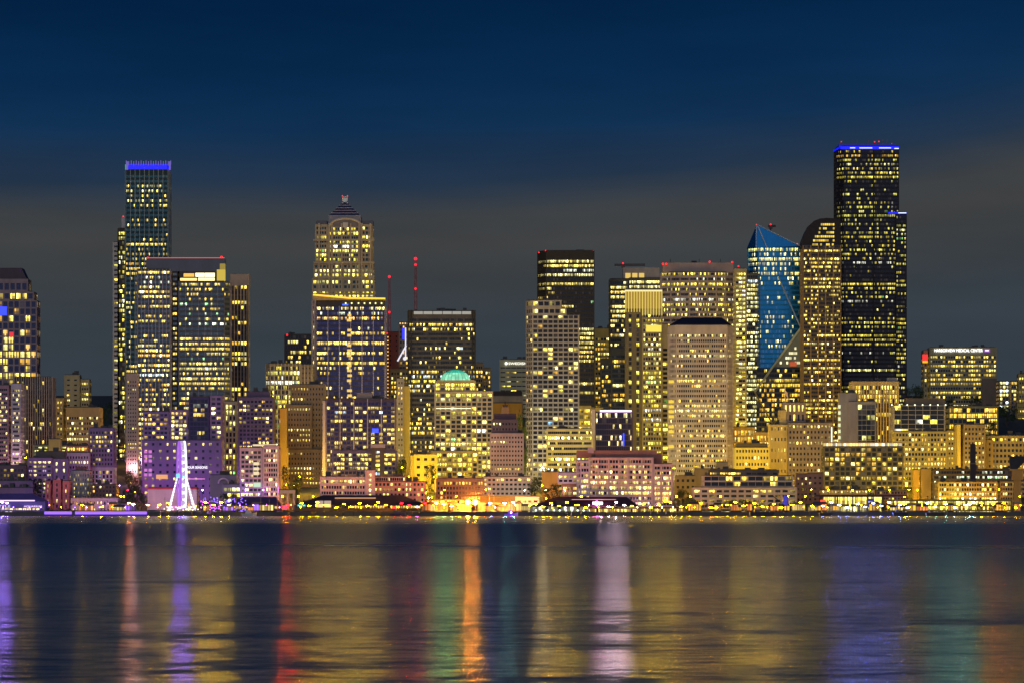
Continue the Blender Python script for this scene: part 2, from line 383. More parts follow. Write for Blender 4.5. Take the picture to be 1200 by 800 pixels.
# twin slab office (front)
b = B('glass_office_tower', 'broad violet glass office tower with red-lit roof edge and a bright golden corner', 'tower', 3250,
  [(161.5, 202, 316, dict(fin=4.1, finw=.3, fpr=.45, finc=(.5, .44, .5), over={1: (.5, 'cool', .8), 2: (.3, 'cool', .9), 3: .6, 5: .9, 6: .1, 7: .75, 9: .6, 10: .8, 11: .05, 12: .05, 13: .2, 14: .3, 15: .9, 16: .8, 17: .95, 18: .2, 19: (.95, 'white', 1.), 20: .7, 21: (.9, 'white', 1.)})),
   (202, 210, 318, dict(wall=(.02, .02, .025), rows=(.1, .4, .3), dy=1.5, depth=20)),
   (210, 271, 330, dict(ch=(0, 0, 6, 5), fin=8, finw=.25, fpr=.3, finc=(.3, .28, .36), over={0: .6, 1: (.5, 'yel'), 2: .3, 3: .25, 4: (.15, 'cool'), 5: .35, 6: (.1, 'cool'), 7: .4, 8: (.3, 'cool'), 9: 0, 10: 0, 11: .85, 12: .9, 13: .95, 14: .5, 15: (.1, 'cool'), 16: .8, 17: (.9, 'white'), 18: .6}))],
  fp=5.75, cp=2.3, hf=.5, wf=.88, pr=.25, wall=(.08, .095, .105), glass=(.10, .15, .18), gm=.8, rows=(.35, .35, .08), pal='yel', depth=24, topb=2, plant=False)
pbox(b, 'roof_slab', 171, 263, 302.5, 318, wallmat((.035, .045, .085), .3, .3), 1.5, 18)
pbox(b, 'penthouse_wall', 210, 252, 318, 330, wallmat((.05, .05, .06)), 1.2, 18)
q = MB()
for (x0, x1, c, y0, y1) in ((229, 240, (2.2, 1.9, 1.1), 320, 324.5), (240, 252, (2.4, 2.1, 1.2), 320, 324.5), (215, 228, (1.1, .6, .1), 320.5, 324.5), (211, 231, (1.8, 1.25, .4), 326, 329.5), (232, 252, (2.2, 1.7, .7), 325.6, 329.6)):
    a = L(b, x0, y1); c2 = L(b, x1 - .5, y0); q.poly([(a[0], 1.15, a[2]), (c2[0], 1.15, a[2]), (c2[0], 1.15, c2[2]), (a[0], 1.15, c2[2])], 0, c)
q.build('penthouse_window', glassmat((.012, .016, .028)), b)
pbox(b, 'glowing_corner', 254, 263.5, 316, 330, emit((1, .72, .08), .6, False), 1.0, 6); pbox(b, 'glowing_corner', 257.5, 263.5, 309, 316, emit((1, .72, .08), .3, False), 1.0, 6)  # yellow light on the corner is put in as its own glow
pbox(b, 'roof_edge_light', 171, 263, 301.8, 302.7, emit((1, .25, .2), .6, False), 1.2, 1)
beacon(b, 259.5, 301.5, 1.4, 1); beacon(b, 173, 302, 1.0, 1)
b = B('ribbed_tower', 'narrow dark brown tower with cream ribs and a plain beige cap', 'tower', 3330,
  [(271, 291.5, 322, {})], fp=5.9, cp=4, hf=.62, wf=.72, pr=.3, wall=(.06, .045, .03), fin=4, finw=.8, fpr=.5, finc=(.5, .4, .26), topb=13, rows=(.1, .2, .08), over={14: .9, 15: .8, 20: .9, 4: .4}, depth=20, plant=False)
pbox(b, 'plain_cap', 270.4, 292, 321.5, 335, wallmat((.36, .30, .25)), -1.2, 18)
B('concrete_tower', 'narrow beige concrete tower with small paired windows in front of the blue-crowned skyscraper', 'tower', 3150,
  [(149, 162, 437, {})], fp=4.6, cp=3.0, hf=.4, wf=.5, wall=(.44, .36, .26), rows=(.05, .2, .2), pal='warm', topb=9, depth=12)
# hotel behind the wheel
b = B('waterfront_hotel', 'broad violet-lit hotel with dark glass upper floors behind the observation wheel', 'hotel', 3000,
  [(167, 262, 515.5, dict(fp=8.2, cp=8.6, hf=.36, wf=.34, rows=(.0, .0, .3), dy=0, depth=26, topb=3)),
   (168.5, 200, 482, dict(bot=515.5, fp=5, cp=5, hf=.55, wf=.78, rows=(.0, .3, .15), pal='amb', dy=.8)),
   (200, 222, 480, dict(bot=515.5, fp=5, cp=4.4, hf=.65, wf=.75, rows=(.55, .3, .3), dy=1.2)),
   (222, 247, 465, dict(bot=515.5, fp=5.2, cp=4.5, hf=.75, wf=.9, wall=(.05, .05, .14), rows=(.0, .12, .02), dy=.4, over={2: .45, 4: .3, 1: (.5, 'cool', .15)})),
   (247, 262, 463, dict(bot=515.5, fp=5.3, cp=6, hf=.55, wf=.72, rows=(.0, .2, .1), dy=1.6))],
  wall=(.21, .17, .32), pal='warm', glass=(.012, .014, .05), topb=2.5)
text(b, 'FOUR SEASONS', 219, 243, 548.5, 3.0, emit((1, .95, 1), 1.6, False))
q = MB(); R = random.Random(4)
for r in range(6):
    for c in (0, 1):
        if R.random() < .8: pbox(b, '', 169 + c * 5.2, 172.6 + c * 5.4, 527 + r * 5.4, 530.4 + r * 5.4, None, -.55, .3, q)
q.build('pink_window', emit((.85, .25, .8), .75, False), b)
pbox(b, 'banquet_window', 183, 196.5, 555.5, 560.5, emit((1, .45, .14), .85, False), -.5, .4)
pbox(b, 'light_strip', 219, 240, 560, 561, emit((1, .3, .9), .9, False), -.55, .4)
b = B('arched_pavilion', 'small grey pavilion with pale curved arch and green lit garden right of the wheel', 'building', 2945,
  [(246, 280, 556, dict(fp=0)), (262, 283, 567, dict(fp=6, cp=5, hf=.6, wf=.8, rows=(.5, .5, .5), pal='lime', dy=-6, depth=5.9))], wall=(.24, .22, .25))
q = MB()
for k in range(10):
    t0, t1 = PI * k / 10, PI * (k + 1) / 10
    P = lambda t: Vector(L(b, 262 - 6 * math.cos(t), 566 - 6 * math.sin(t), -1.5)); q.bar(P(t0), P(t1), .5)
q.build('arch', wallmat((.75, .6, .7)), b)
B('office_block', 'greenish pale office block with tall lit strips between the hotel and dark apartments', 'building', 3110,
  [(260, 279, 470, {})], fp=6.5, cp=4.4, hf=.7, wf=.55, wall=(.42, .36, .22), rows=(.25, .4, .25), pal='lime')
B('apartment_tower', 'dark violet apartment tower right of the hotel, stepped top and scattered yellow windows', 'tower', 3060,
  [(280, 322, 465, {}), (288, 316, 458.5, dict(bot=465, fp=0, dy=4, depth=12))], fp=4.7, cp=4.2, hf=.55, wf=.68, wall=(.12, .10, .20), rows=(.05, .45, .15), pal='res', glass=(.01, .012, .04))
b = B('balcony_apartments', 'pinkish white apartment building with white balcony slabs near the waterfront', 'building', 2925,
  [(282, 309, 524, dict(wf=.8, cp=5.2)), (309, 328, 522, dict(cp=2.6, hf=.6, wf=.7, dy=-.5))], fp=5.6, cp=5, hf=.58, wf=.78, wall=(.60, .46, .54), rows=(.1, .4, .2), pal='pink')
pbox(b, 'lit_canopy', 296, 322, 520, 522, emit((1, .75, .45), .9, False), 1, 8)
q = MB()
for (y0, y1, c) in ((541, 544.5, 0), (547, 550.5, 0), (552, 556, 0)): pbox(b, '', 297, 303.5, y0, y1, None, -1.0, .3, q)
q.build('lounge_window', emit((1, .82, .5), .9, False), b)
pbox(b, 'lounge_window', 297, 305.5, 565, 570, emit((.7, 1, .7), .8, False), -1, .3)
b = B('gateway_frame', 'pink lit square gateway frame beside the street with red shop light', 'building', 2858,
  [(327, 331, 575.5, dict(fp=0)), (336, 338.5, 575.5, dict(fp=0)), (343, 346, 575.5, dict(fp=0)), (327, 346, 573.5, dict(bot=577.5, fp=0, dy=-.3))], wall=(.62, .42, .45), depth=5, sides=False, plant=False)
pbox(b, 'red_sign', 328, 336, 592, 596, emit((1, .02, .04), 5), -1.5, .8)
# ---------------------------------------------------------------- pyramid tower
b = B('skyscraper', 'stone skyscraper with arched pediment and stepped dark pyramid roof topped by a lantern', 'skyscraper', 3380,
  [(366.5, 439.5, 326, dict(fp=5.6, cp=5, wf=.62)), (368, 438, 308, dict(bot=326, fp=5.6, cp=5, wf=.62, dy=.6)),
   (370, 385, 263, dict(bot=308, fp=5.4, cp=3.4, wf=.72, dy=1.2, over={0: .1, 1: 0, 2: .8, 3: .1, 7: .9, 8: .8})),
   (385, 424, 264, dict(bot=308, dy=.4, fp=5.2, cp=2.6, wf=.8, over={0: .5, 1: .8, 2: 0, 3: .6, 4: .9, 5: .9, 6: .3, 7: .6})),
   (424, 437, 263, dict(bot=308, fp=5.4, cp=3.4, wf=.72, dy=1.2, over={2: .8, 4: .7, 5: .5}))],
  hf=.6, wall=(.50, .40, .24), rows=(.2, .4, .1), pal='lime', glass=(.01, .05, .06), topb=3, depth=32, plant=False)
q = MB()
for px in (374, 386, 389, 400.5, 411, 421, 424, 434): pbox(b, '', px - 1, px + 1, 262, 345, None, -1.4, 1.2, q)
for py in (281.5, 308, 325.5, 341): pbox(b, '', 367.5, 438.5, py - 1.2, py + 1.2, None, -1.25, 1.2, q)
q.build('stone_pier', wallmat((.54, .42, .24)), b)
q = MB(); pts = [(386, 266)] + [(405 - 19 * math.cos(t * PI / 12), 266.0 - 10 * math.sin(t * PI / 12)) for t in range(13)] + [(424, 266)]
q.xzprism([(L(b, p[0], p[1])[0], L(b, p[0], p[1])[2]) for p in pts[1:-1]], -.2, 30); q.build('arched_gable', wallmat((.24, .21, .19)), b)
q = MB()
for t in range(12):
    A = Vector(L(b, 405 - 18.6 * math.cos(t * PI / 12), 266 - 9.6 * math.sin(t * PI / 12), -.6)); C = Vector(L(b, 405 - 18.6 * math.cos((t + 1) * PI / 12), 266 - 9.6 * math.sin((t + 1) * PI / 12), -.6)); q.bar(A, C, .7)
q.build('arch_rim', wallmat((.72, .6, .42)), b)
pbox(b, 'keystone_window', 402, 408, 261, 267, wallmat((.7, .66, .55)), -1, 1)
for s in (370, 424): pbox(b, 'corner_roof', s, s + 13, 258.5, 263, wallmat((.045, .05, .09), .4), 1.5, 20)
pbox(b, 'roof_drum', 385, 423, 253, 262, wallmat((.34, .31, .3)), 3, 22)
q = MB(); apx = 403.5
for k in range(5):   # stepped pyramid
    y0 = 252.5 - k * 3.2; w0 = 18.5 - k * 3.1; w1 = w0 - 2.9
    a = [L(b, apx - w0, y0)[0], L(b, apx + w0, y0)[0], L(b, apx - w1, y0)[0], L(b, apx + w1, y0)[0]]; z0 = L(b, 0, y0)[2]; z1 = L(b, 0, y0 - 3.0)[2]
    c = 14; r0 = (a[1] - a[0]) / 2; r1 = (a[3] - a[2]) / 2
    q.hexa([(a[0], c - r0, z0), (a[1], c - r0, z0), (a[1], c + r0, z0), (a[0], c + r0, z0), (a[2], c - r1, z1), (a[3], c - r1, z1), (a[3], c + r1, z1), (a[2], c + r1, z1)], 0)
    q.box(a[0] - .3, a[1] + .3, c - r0 - .3, c + r0 + .3, z0 - .25, z0 + .2, 1)
q.build('pyramid_roof', [wallmat((.035, .045, .085), .35), wallmat((.4, .36, .45))], b)
q = MB(); [pbox(b, '', x, x + 1.2, 229.5, 237.5, None, 11, 1, q) for x in (400.3, 405.6)]; [pbox(b, '', 400.3, 406.8, y, y + 1, None, 11, 5, q) for y in (229.2, 235)]
la = q.build('lantern', wallmat((.75, .7, .75)), b); q = MB(); pbox(b, '', 401.5, 405.5, 231, 235, None, 12, 3, q); q.build('lantern_light', emit((.7, .75, .7), .25, False), la)
for px in (400.5, 406.5): beacon(b, px, 228.6, .7, 12)
b = B('glass_office_tower', 'wide dark blue glass tower with golden roofline light in front of the pyramid-roofed skyscraper', 'tower', 3310,
  [(366, 371, 352, dict(wall=(.3, .25, .18), cp=5, wf=.3, rows=(0, .4, .3), ch=(0, 0, 0, 0))), (371, 452, 359, {})], fp=5.85, cp=2.2, hf=.55, wf=.9, pr=.25, wall=(.035, .035, .085), glass=(.07, .075, .20), gm=.75,
  fin=13.6, finw=.5, fpr=.4, finc=(.34, .3, .42), rows=(.12, .2, .05), topb=1, over={0: (.7, 'warm', 1.1), 1: (.5, 'cool', .6), 2: (.8, 'yel'), 3: .05, 4: (.1, 'cool'), 5: .5, 6: .02, 7: (.98, 'warm', 1.2), 8: .05, 9: .55, 10: 0.1, 11: (.9, 'yel'), 12: .5, 13: .1, 14: .03, 15: .05}, depth=26, plant=False)
pbox(b, 'terrace_wall', 371, 450, 351, 359, wallmat((.10, .085, .08)), 3, 20)
q = MB()
A = L(b, 367, 345.5, -.5); C = L(b, 410, 349.5, -.5); D = L(b, 451.5, 350, -.5)
for (p, r) in (((A, C), .55), ((C, D), .5)): q.bar(p[0], p[1], r)
q.build('roofline_light', emit((1, .55, .05), 1.6, False), b)
q = MB()
A = L(b, 367, 345.8); A2 = L(b, 367, 352); C = L(b, 452, 350.6); C2 = L(b, 452, 352)
q.xzprism([(A2[0], A2[2]), (C2[0], C2[2]), (C[0], C[2]), (L(b, 410, 350.2)[0], L(b, 410, 350.2)[2]), (A[0], A[2])], -.2, 16); q.build('roof_canopy', wallmat((.45, .33, .14)), b)
q = MB(); [q.ball(L(b, px, 355.3, 2.4), .55) for px in (405, 412, 420, 427, 433.5, 440, 447)]; q.build('terrace_light', emit((.95, .95, .35), 1.8, False), b)
pbox(b, 'blue_sign', 401, 408, 356.2, 358.4, emit((.05, .12, 1), 1.6, False), 1.5, 1)
q = MB(); R = random.Random(8)
for k in range(17):
    if R.random() < .75: pbox(b, '', 406.5 + R.random(), 411.5 + R.random(), 368 + k * 5.85, 371 + k * 5.85, None, -.75, .3, q)
q.build('stair_window', emit((1, .66, .16), .95, False), b)
b = B('dark_tower', 'small dark tower with red beacon left of the golden-roofline tower', 'tower', 3520,
  [(334, 367, 392, {})], fp=5.9, cp=3.1, hf=.6, wf=.75, wall=(.06, .05, .055), rows=(.0, .2, .12), over={0: 0, 1: .85, 2: .3}, topb=1); beacon(b, 336.5, 392.5, 1.4, 0)
b = B('ribbed_office_tower', 'beige ribbed glass tower with greenish lit floors left of the golden-roofline tower', 'tower', 3290,
  [(312, 353, 426, dict(ch=(5, 4, 0, 0))), (353, 366.5, 427, dict(fp=5.6, cp=4.5, hf=.35, wf=.3, wall=(.22, .16, .10), rows=(0, .1, .1), dy=1))], fp=5.6, cp=2.1, hf=.72, wf=.88, pr=.25, wall=(.24, .2, .12), glass=(.014, .018, .016),
  fin=4.1, finw=.5, fpr=.4, finc=(.46, .40, .26), rows=(.12, .35, .12), pal='lime', topb=3)
B('masonry_tower', 'brown masonry tower with vertical piers and small lamp-like windows above the steep street', 'tower', 3130,
  [(337, 366, 474, dict(bot=526)), (341, 381, 450, dict(bot=526, dy=4)), (334, 378, 526, dict(dy=-2))], fp=6, cp=3.6, hf=.42, wf=.42, pr=.6, wall=(.30, .21, .12), rows=(.0, .3, .2), pal='warm')
B('narrow_block', 'narrow blank golden lit wall tower on the steep street', 'building', 3085, [(328, 336.5, 478, dict(fp=0)), (325, 338, 524, dict(fp=0, dy=2))], wall=(.62, .42, .10), depth=8)  # yellow light on this wall is put into its colour
b = B('condo_tower', 'dark blue condominium tower with scattered coloured windows and a pale left edge', 'tower', 3070,
  [(378, 382.5, 469, dict(fp=0, wall=(.5, .46, .5), dy=-.4, depth=14)), (382.5, 464, 467, dict(fin=16, finw=.5, fpr=.3, finc=(.3, .28, .4)))], fp=5.1, cp=4.6, hf=.62, wf=.8, wall=(.045, .04, .11), rows=(.0, .4, .17), pal='res', glass=(.05, .055, .18), gm=.7, over={0: .1, 1: .55})
pbox(b, 'plant_room', 418, 436, 459.5, 467, wallmat((.26, .25, .24)), 3, 9)
pbox(b, 'blue_sign', 436, 443.5, 501.5, 506.5, emit((.0, .05, 1), 2, False), -.9, .5)
b = B('condo_block', 'lower violet-blue condominium wing with a pale stair tower in front of the dark blue condominium', 'building', 2985,
  [(390, 465, 527, {}), (436, 450, 520, dict(fp=5.2, cp=14, hf=.62, wf=.36, rows=(1, 0, 1), wall=(.09, .08, .10), dy=-1.2, depth=8, topb=8))], fp=5.4, cp=4.6, hf=.6, wf=.8, wall=(.10, .09, .24), rows=(.0, .45, .25), pal='res', glass=(.02, .025, .1))
pbox(b, 'portal_head', 434.5, 451.5, 520, 524, wallmat((.42, .38, .5)), -2.2, 1)
b = B('pale_warehouse', 'pinkish white four-storey warehouse with a short stair tower above the pier shed', 'building', 2895,
  [(376, 438, 558, dict(over={0: (.85, 'warm', 1.2), 1: (.2, 'amb'), 2: .1})), (429, 439, 550.5, dict(fp=6, cp=10, hf=.5, wf=.3, rows=(.8, 0, .8), dy=-.6, depth=8, pal='warm'))], fp=6.3, cp=3, hf=.5, wf=.72, wall=(.62, .44, .52), topb=4, rows=(.0, .2, .1), pal='warm')
B('brick_warehouse', 'pink brick warehouse with dark glazed top floor right of the pale warehouse', 'building', 2900,
  [(439, 498, 564, dict(over={0: (.3, 'pink'), 1: .6})), (439, 476, 558, dict(bot=564, fp=6, cp=2.6, hf=.7, wf=.8, dy=1, topb=1.2))], fp=5.6, cp=4.6, hf=.5, wf=.55, wall=(.42, .22, .24), rows=(.05, .3, .15), pal='warm', topb=1.5)
# ---------------------------------------------------------------- middle
b = B('red_tower', 'dark red tower with a dotted line of lights down its left edge', 'tower', 3500, [(454, 468.5, 389, dict(fp=5.6, cp=8, hf=.4, wf=.2, rows=(0, .1, .05)))], wall=(.20, .05, .045), depth=14)
q = MB(); [q.ball(L(b, 454.6, 395 + 4.2 * k, -.7), .42) for k in range(26)]; q.build('edge_lights', emit((1, .62, .15), 1.6, False), b); beacon(b, 453.6, 390.5, 1.0, -1)
b = B('neon_tower', 'narrow grey tower with a blue strip sign and slanting white light bar', 'tower', 3440,
  [(468, 479, 378, dict(fp=6, cp=4, hf=.45, wf=.5, rows=(0, .2, .2))), (458, 479, 432, dict(fp=5.4, cp=3.2, hf=.55, wf=.6, rows=(.1, .5, .3), dy=-2))], wall=(.14, .13, .13), pal='amb', depth=12)
pbox(b, 'blue_strip', 471.6, 474.4, 384, 397.5, emit((.02, .03, 1), 1.8, False), -1, .5)
q = MB(); q.bar(L(b, 466, 423, -3), L(b, 476, 405, -3), .55); pbox(b, '', 474.6, 476, 384, 420, None, -1.1, .5, q); q.ball(L(b, 474.5, 420, -3), 1.3)
q.build('white_light_bar', emit((.9, .85, 1), 1.0, False), b)
q = MB(); [q.ball(L(b, px, 379, -.6), .5) for px in (469, 472, 475, 478)]; q.build('roof_light', emit((1, .6, .2), 1.5, False), b)
b = B('black_ribbon_tower', 'charcoal tower with a white top band and dark ribbon windows behind the green dome', 'tower', 3330,
  [(478, 557, 364.5, {})], fp=5.55, cp=2.0, hf=.55, wf=.92, pr=.3, wall=(.085, .075, .07), rows=(.03, .12, .05), topb=9, depth=30,
  over={0: .0, 1: .75, 2: .55, 3: .05, 4: .08, 5: .06, 6: .3, 7: .04, 8: .2, 9: .15, 10: .2, 11: .6, 12: (.5, 'white'), 13: (.6, 'lime'), 14: (.6, 'cool'), 19: .3, 20: .3, 21: .35, 23: .6, 24: .85, 26: .5, 27: .55, 28: .5}, cols=lambda u, f: f < .45 or u < .5)
q = MB()
for px in (478.5, 482, 553.6, 556.6): pbox(b, '', px - .6, px + .6, 363.5, 560, None, -1.6, 1.8, q)
q.build('corner_pier', wallmat((.02, .02, .022)), b)
q = MB()
for k in range(6): pbox(b, '', 485 + k * 11.3, 485 + (k + 1) * 11.3 - .8, 365, 368.4, None, -.8, .5, q)
q.build('white_top_band', emit((.8, .78, .68), .42, False), b)
pbox(b, 'roof_plant', 514, 534, 361.6, 364.4, wallmat(DARK), 8, 8)
B('pier_block', 'pale narrow slab with a golden lit flank left of the charcoal tower', 'building', 3200,
  [(466, 473, 443, dict(fp=6, cp=4, hf=.4, wf=.4, rows=(0, .3, .2))), (473, 480.5, 452, dict(fp=0, wall=(.6, .46, .10), dy=1))], wall=(.40, .36, .3), depth=10)  # light on the flank is put into its golden wall colour
B('stepped_tower', 'small amber-lit stepped tower peeking out right of the charcoal tower', 'tower', 3640,
  [(555, 566, 425, {}), (566, 575, 431, dict(dy=2))], fp=5.2, cp=2.6, hf=.55, wf=.7, wall=(.26, .2, .12), rows=(.4, .4, .3), pal='amb', depth=16)
b = B('domed_tower', 'cream office tower with a glowing green glass dome', 'tower', 3130,
  [(510, 577, 458, dict(over={0: (.95, 'lime', 1.3), 1: (.7, 'white'), 2: (.1, 'cool'), 3: (.15, 'cool'), 4: .5, 5: .45, 6: .3, 7: .1, 8: .3, 9: (.5, 'lime'), 10: (.4, 'cool')})), (510, 557, 446, dict(bot=458, over={0: (.9, 'lime', 1.3)}, dy=1)), (506, 560, 528, dict(dy=-3, wall=(.5, .38, .18), rows=(.6, .3, .3)))],
  fp=5.3, cp=6.1, hf=.66, wf=.74, wall=(.42, .38, .32), rows=(.3, .4, .2), pal='lime', glass=(.012, .02, .028), topb=3, depth=26, mode='cell')
c = L(b, 533.3, 445.6); rx = L(b, 551, 445)[0] - c[0]; rz = L(b, 0, 432)[2] - c[2]
q = MB(); nu, nv = 24, 8
for a in range(nv):
    for k in range(nu):
        P = lambda a, k: (c[0] + rx * math.cos(PI / 2 * a / nv) * math.cos(2 * PI * k / nu), 11 + rx * math.cos(PI / 2 * a / nv) * math.sin(2 * PI * k / nu), c[2] + rz * math.sin(PI / 2 * a / nv))
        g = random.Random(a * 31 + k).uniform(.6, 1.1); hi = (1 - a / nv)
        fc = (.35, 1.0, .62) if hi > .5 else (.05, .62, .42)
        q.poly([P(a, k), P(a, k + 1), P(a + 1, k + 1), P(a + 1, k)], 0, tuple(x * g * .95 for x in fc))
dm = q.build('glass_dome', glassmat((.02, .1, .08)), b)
q = MB()
for k in range(nu):
    for a in range(nv): q.bar(P(a, k), P(a + 1, k), .12, 0, 3)
q.build('dome_ribs', wallmat((.1, .3, .25)), dm)
pbox(b, 'dome_drum', 513, 556, 445, 447, wallmat((.42, .36, .24)), -.8, 24)
pbox(b, 'terrace_light', 511, 552, 477.5, 478.7, emit((1, .92, .6), 1.3, False), -1.1, .4)
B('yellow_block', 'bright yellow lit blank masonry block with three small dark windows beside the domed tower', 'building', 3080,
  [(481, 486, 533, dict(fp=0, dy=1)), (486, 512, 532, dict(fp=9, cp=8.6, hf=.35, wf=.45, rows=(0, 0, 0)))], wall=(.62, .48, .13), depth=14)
B('brick_block', 'dark brown brick block with a shadowed window grid below the domed tower', 'building', 2935, [(512, 567, 560, {})], fp=5.6, cp=3.6, hf=.58, wf=.62, wall=(.22, .14, .13), rows=(0, .15, .08), pal='amb')
B('concrete_block', 'grey concrete block with small square windows right of the dark brown brick block', 'building', 2938, [(566, 622, 558, {})], fp=5.4, cp=5.2, hf=.46, wf=.6, wall=(.36, .31, .32), rows=(0, .12, .08), pal='warm', topb=2.5)
b = B('hospital_tower', 'yellowish hillside hospital block with white lit name sign near the centre', 'hospital', 4000,
  [(586, 618, 421, {})], fp=5.4, cp=7, hf=.25, wf=.92, wall=(.46, .42, .24), rows=(0, .3, .2), topb=9, depth=24)
text(b, 'SWEDISH', 596, 617, 427, 2.8, emit((1, 1, .92), 1.5, False)); q = MB(); q.ball(L(b, 593.2, 425.6, -1), 1.15); q.build('sign_emblem', emit((.9, 1, .95), 1.8, False), b)
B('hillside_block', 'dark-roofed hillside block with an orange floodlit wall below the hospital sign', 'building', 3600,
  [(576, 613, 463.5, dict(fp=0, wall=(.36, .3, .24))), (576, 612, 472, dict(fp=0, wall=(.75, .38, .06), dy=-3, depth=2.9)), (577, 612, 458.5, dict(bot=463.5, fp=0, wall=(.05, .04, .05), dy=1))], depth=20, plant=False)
b = B('cupola_apartments', 'violet apartment building with dark mansard roof and lit cupola', 'building', 3010,
  [(575, 613, 507, {}), (577, 606, 491, dict(bot=507, dy=1.5, wall=(.10, .09, .16)))], fp=5.2, cp=3.6, hf=.42, wf=.5, wall=(.38, .33, .46), rows=(.15, .25, .1), pal='warm')
for w, y0, y1, c in ((13, 490, 484, (.06, .05, .10)), (4.5, 484, 476.5, (.3, .22, .14)), (3, 476.5, 474, (.05, .04, .06)), (.6, 474, 470, (.05, .05, .05))): pbox(b, 'cupola', 592 - w, 592 + w, y1, y0, wallmat(c), 3, 8 if w > 1 else 1)
b = B('white_grid_tower', 'white stone grid tower with rounded left corner and stepped top at the centre', 'tower', 3190,
  [(617, 657, 352, dict(ch=(7, 8, 0, 0), bot=361)), (617, 663, 361, dict(ch=(7, 8, 0, 0), bot=369.5)), (617, 678, 369.5, dict(ch=(7, 8, 0, 0), topb=.4))],
  fp=5.35, cp=6.1, hf=.64, wf=.80, wall=(.32, .30, .29), rows=(.06, .32, .06), pal='mix', glass=(.012, .012, .02), topb=1.5, depth=26, over={}, mode='cell', ns=2)
b = B('black_tower', 'black square tower with red corner beacons and bright upper floors at the centre', 'skyscraper', 3440,
  [(630, 696, 294, dict(ch=(10, 14, 0, 0)))], fp=5.3, cp=2.0, hf=.55, wf=.72, pr=.3, wall=(.028, .022, .02), rows=(.12, .15, .03), pal='warm', topb=11, depth=36,
  over={0: (.9, 'warm', 1.2), 1: (.7, 'warm', 1.2), 2: (.4, 'cool', .8), 3: .8, 4: .4, 5: .95, 6: .3, 7: .25, 8: .5, 9: (.55, 'cool', .7), 10: .85, 11: 0, 12: 0, 13: 0, 14: .6, 15: .9, 16: .95, 17: .3, 19: .8, 20: .9, 21: .9}, plant=False)
for px, py in ((631.5, 296), (639.5, 294), (694.5, 294)): beacon(b, px, py, .9, 1)
pbox(b, 'roof_plant', 675, 685, 292, 294, wallmat(DARK), 8, 8)
B('yellow_slab', 'small golden slab tower with blank top between the black tower and the lit glass tower', 'tower', 3620, [(697, 717, 385, {})], fp=5.6, cp=3.3, hf=.5, wf=.75, wall=(.50, .37, .10), rows=(.3, .5, .2), pal='amb', topb=11, depth=14)
b = B('bright_glass_tower', 'brightly lit glass tower with blank plateau roof below a roof crane', 'tower', 3500,
  [(714, 736, 327, dict(over={0: .3, 12: 0.2, 13: .3, 14: (.5, 'cool'), 15: (.4, 'cool'), 10: .3})), (736, 775, 326, dict(dy=1.5))], fp=5.6, cp=2.5, hf=.55, wf=.9, wall=(.10, .09, .07), rows=(.75, .2, .4), pal='warm', glass=(.01, .03, .045), topb=3, depth=26, plant=False)
pbox(b, 'plateau', 730, 773, 313.5, 326, wallmat((.36, .31, .27)), 3, 18)
q = MB(); [pbox(b, '', x, x + 6, 320, 326, None, 2.6, .3, q) for x in (733, 741, 749)]; q.build('uplight', emit((1, .68, .15), .8, False), b)
B('dark_glass_block', 'dark glass tower with orange and yellow lit floors left of the golden-crowned tower', 'tower', 3370,
  [(704, 718, 420, dict(dy=2, wall=(.05, .05, .05))), (716, 737, 408, {})], fp=5.6, cp=2.6, hf=.6, wf=.9, wall=(.05, .055, .06), rows=(.2, .25, .08), pal='amb', glass=(.01, .018, .022), topb=8)
b = B('gold_crown_tower', 'greenish glass tower with golden floodlit finned crown', 'tower', 3320,
  [(733, 752, 340.5, dict(cp=9, wf=.35, fp=5.5, hf=.7, rows=(.05, .3, .1), wall=(.15, .13, .09), over={3: 0})), (752, 775, 341, dict(dy=-1.2, over={5: .8, 6: .8})), (775, 783, 380, dict(dy=2, cp=6, wf=.8))],
  fp=5.45, cp=3.3, hf=.58, wf=.72, wall=(.30, .26, .16), rows=(.3, .45, .15), pal='lime', topb=28, depth=24, plant=False)
pbox(b, 'crown_wall_glow', 732.6, 775.6, 342, 362, emit((1, .58, .05), .34, False), -1.9, .6)  # floodlight on crown wall, fins and rim is put in as their own glow
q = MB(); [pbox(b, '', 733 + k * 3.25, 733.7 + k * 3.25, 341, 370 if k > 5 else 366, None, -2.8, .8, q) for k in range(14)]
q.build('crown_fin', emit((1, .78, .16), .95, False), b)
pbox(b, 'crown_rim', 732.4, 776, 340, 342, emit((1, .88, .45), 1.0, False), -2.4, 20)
pbox(b, 'lounge_window', 757, 775, 381, 389, emit((1, .8, .1), .95, False), -2, .4)
b = B('curved_ribbon_tower', 'wide pale tower with curved ribbon windows and red roof beacons', 'skyscraper', 3400,
  [(774, 861, 319, dict(curve=9))], fp=6.05, cp=1.9, hf=.5, wf=.93, pr=.35, wall=(.38, .30, .27), rows=(.3, .4, .1), pal='lime', topb=.6, depth=34, plant=False,
  over={0: (.45, 'lime'), 1: (.06, 'cool'), 2: (.7, 'lime', 1.2), 3: .2, 4: .15, 5: .6, 6: .65, 7: .5, 8: (.4, 'warm'), 9: .15})
pbox(b, 'plant_storey', 777, 860, 307.5, 319, wallmat((.34, .27, .25)), 6, 22)
pbox(b, 'roof_plant', 811, 817, 305, 307.6, wallmat(DARK), 9, 6)
for px, py in ((777, 309), (781, 309), (832, 306.5), (858.5, 307)): beacon(b, px, py, 1.2, 5)
q = MB(); [q.bar(L(b, px, 308, 9), L(b, px, 303, 9), .18) for px in (786, 820, 845)]; q.build('antenna', wallmat(DARK), b)
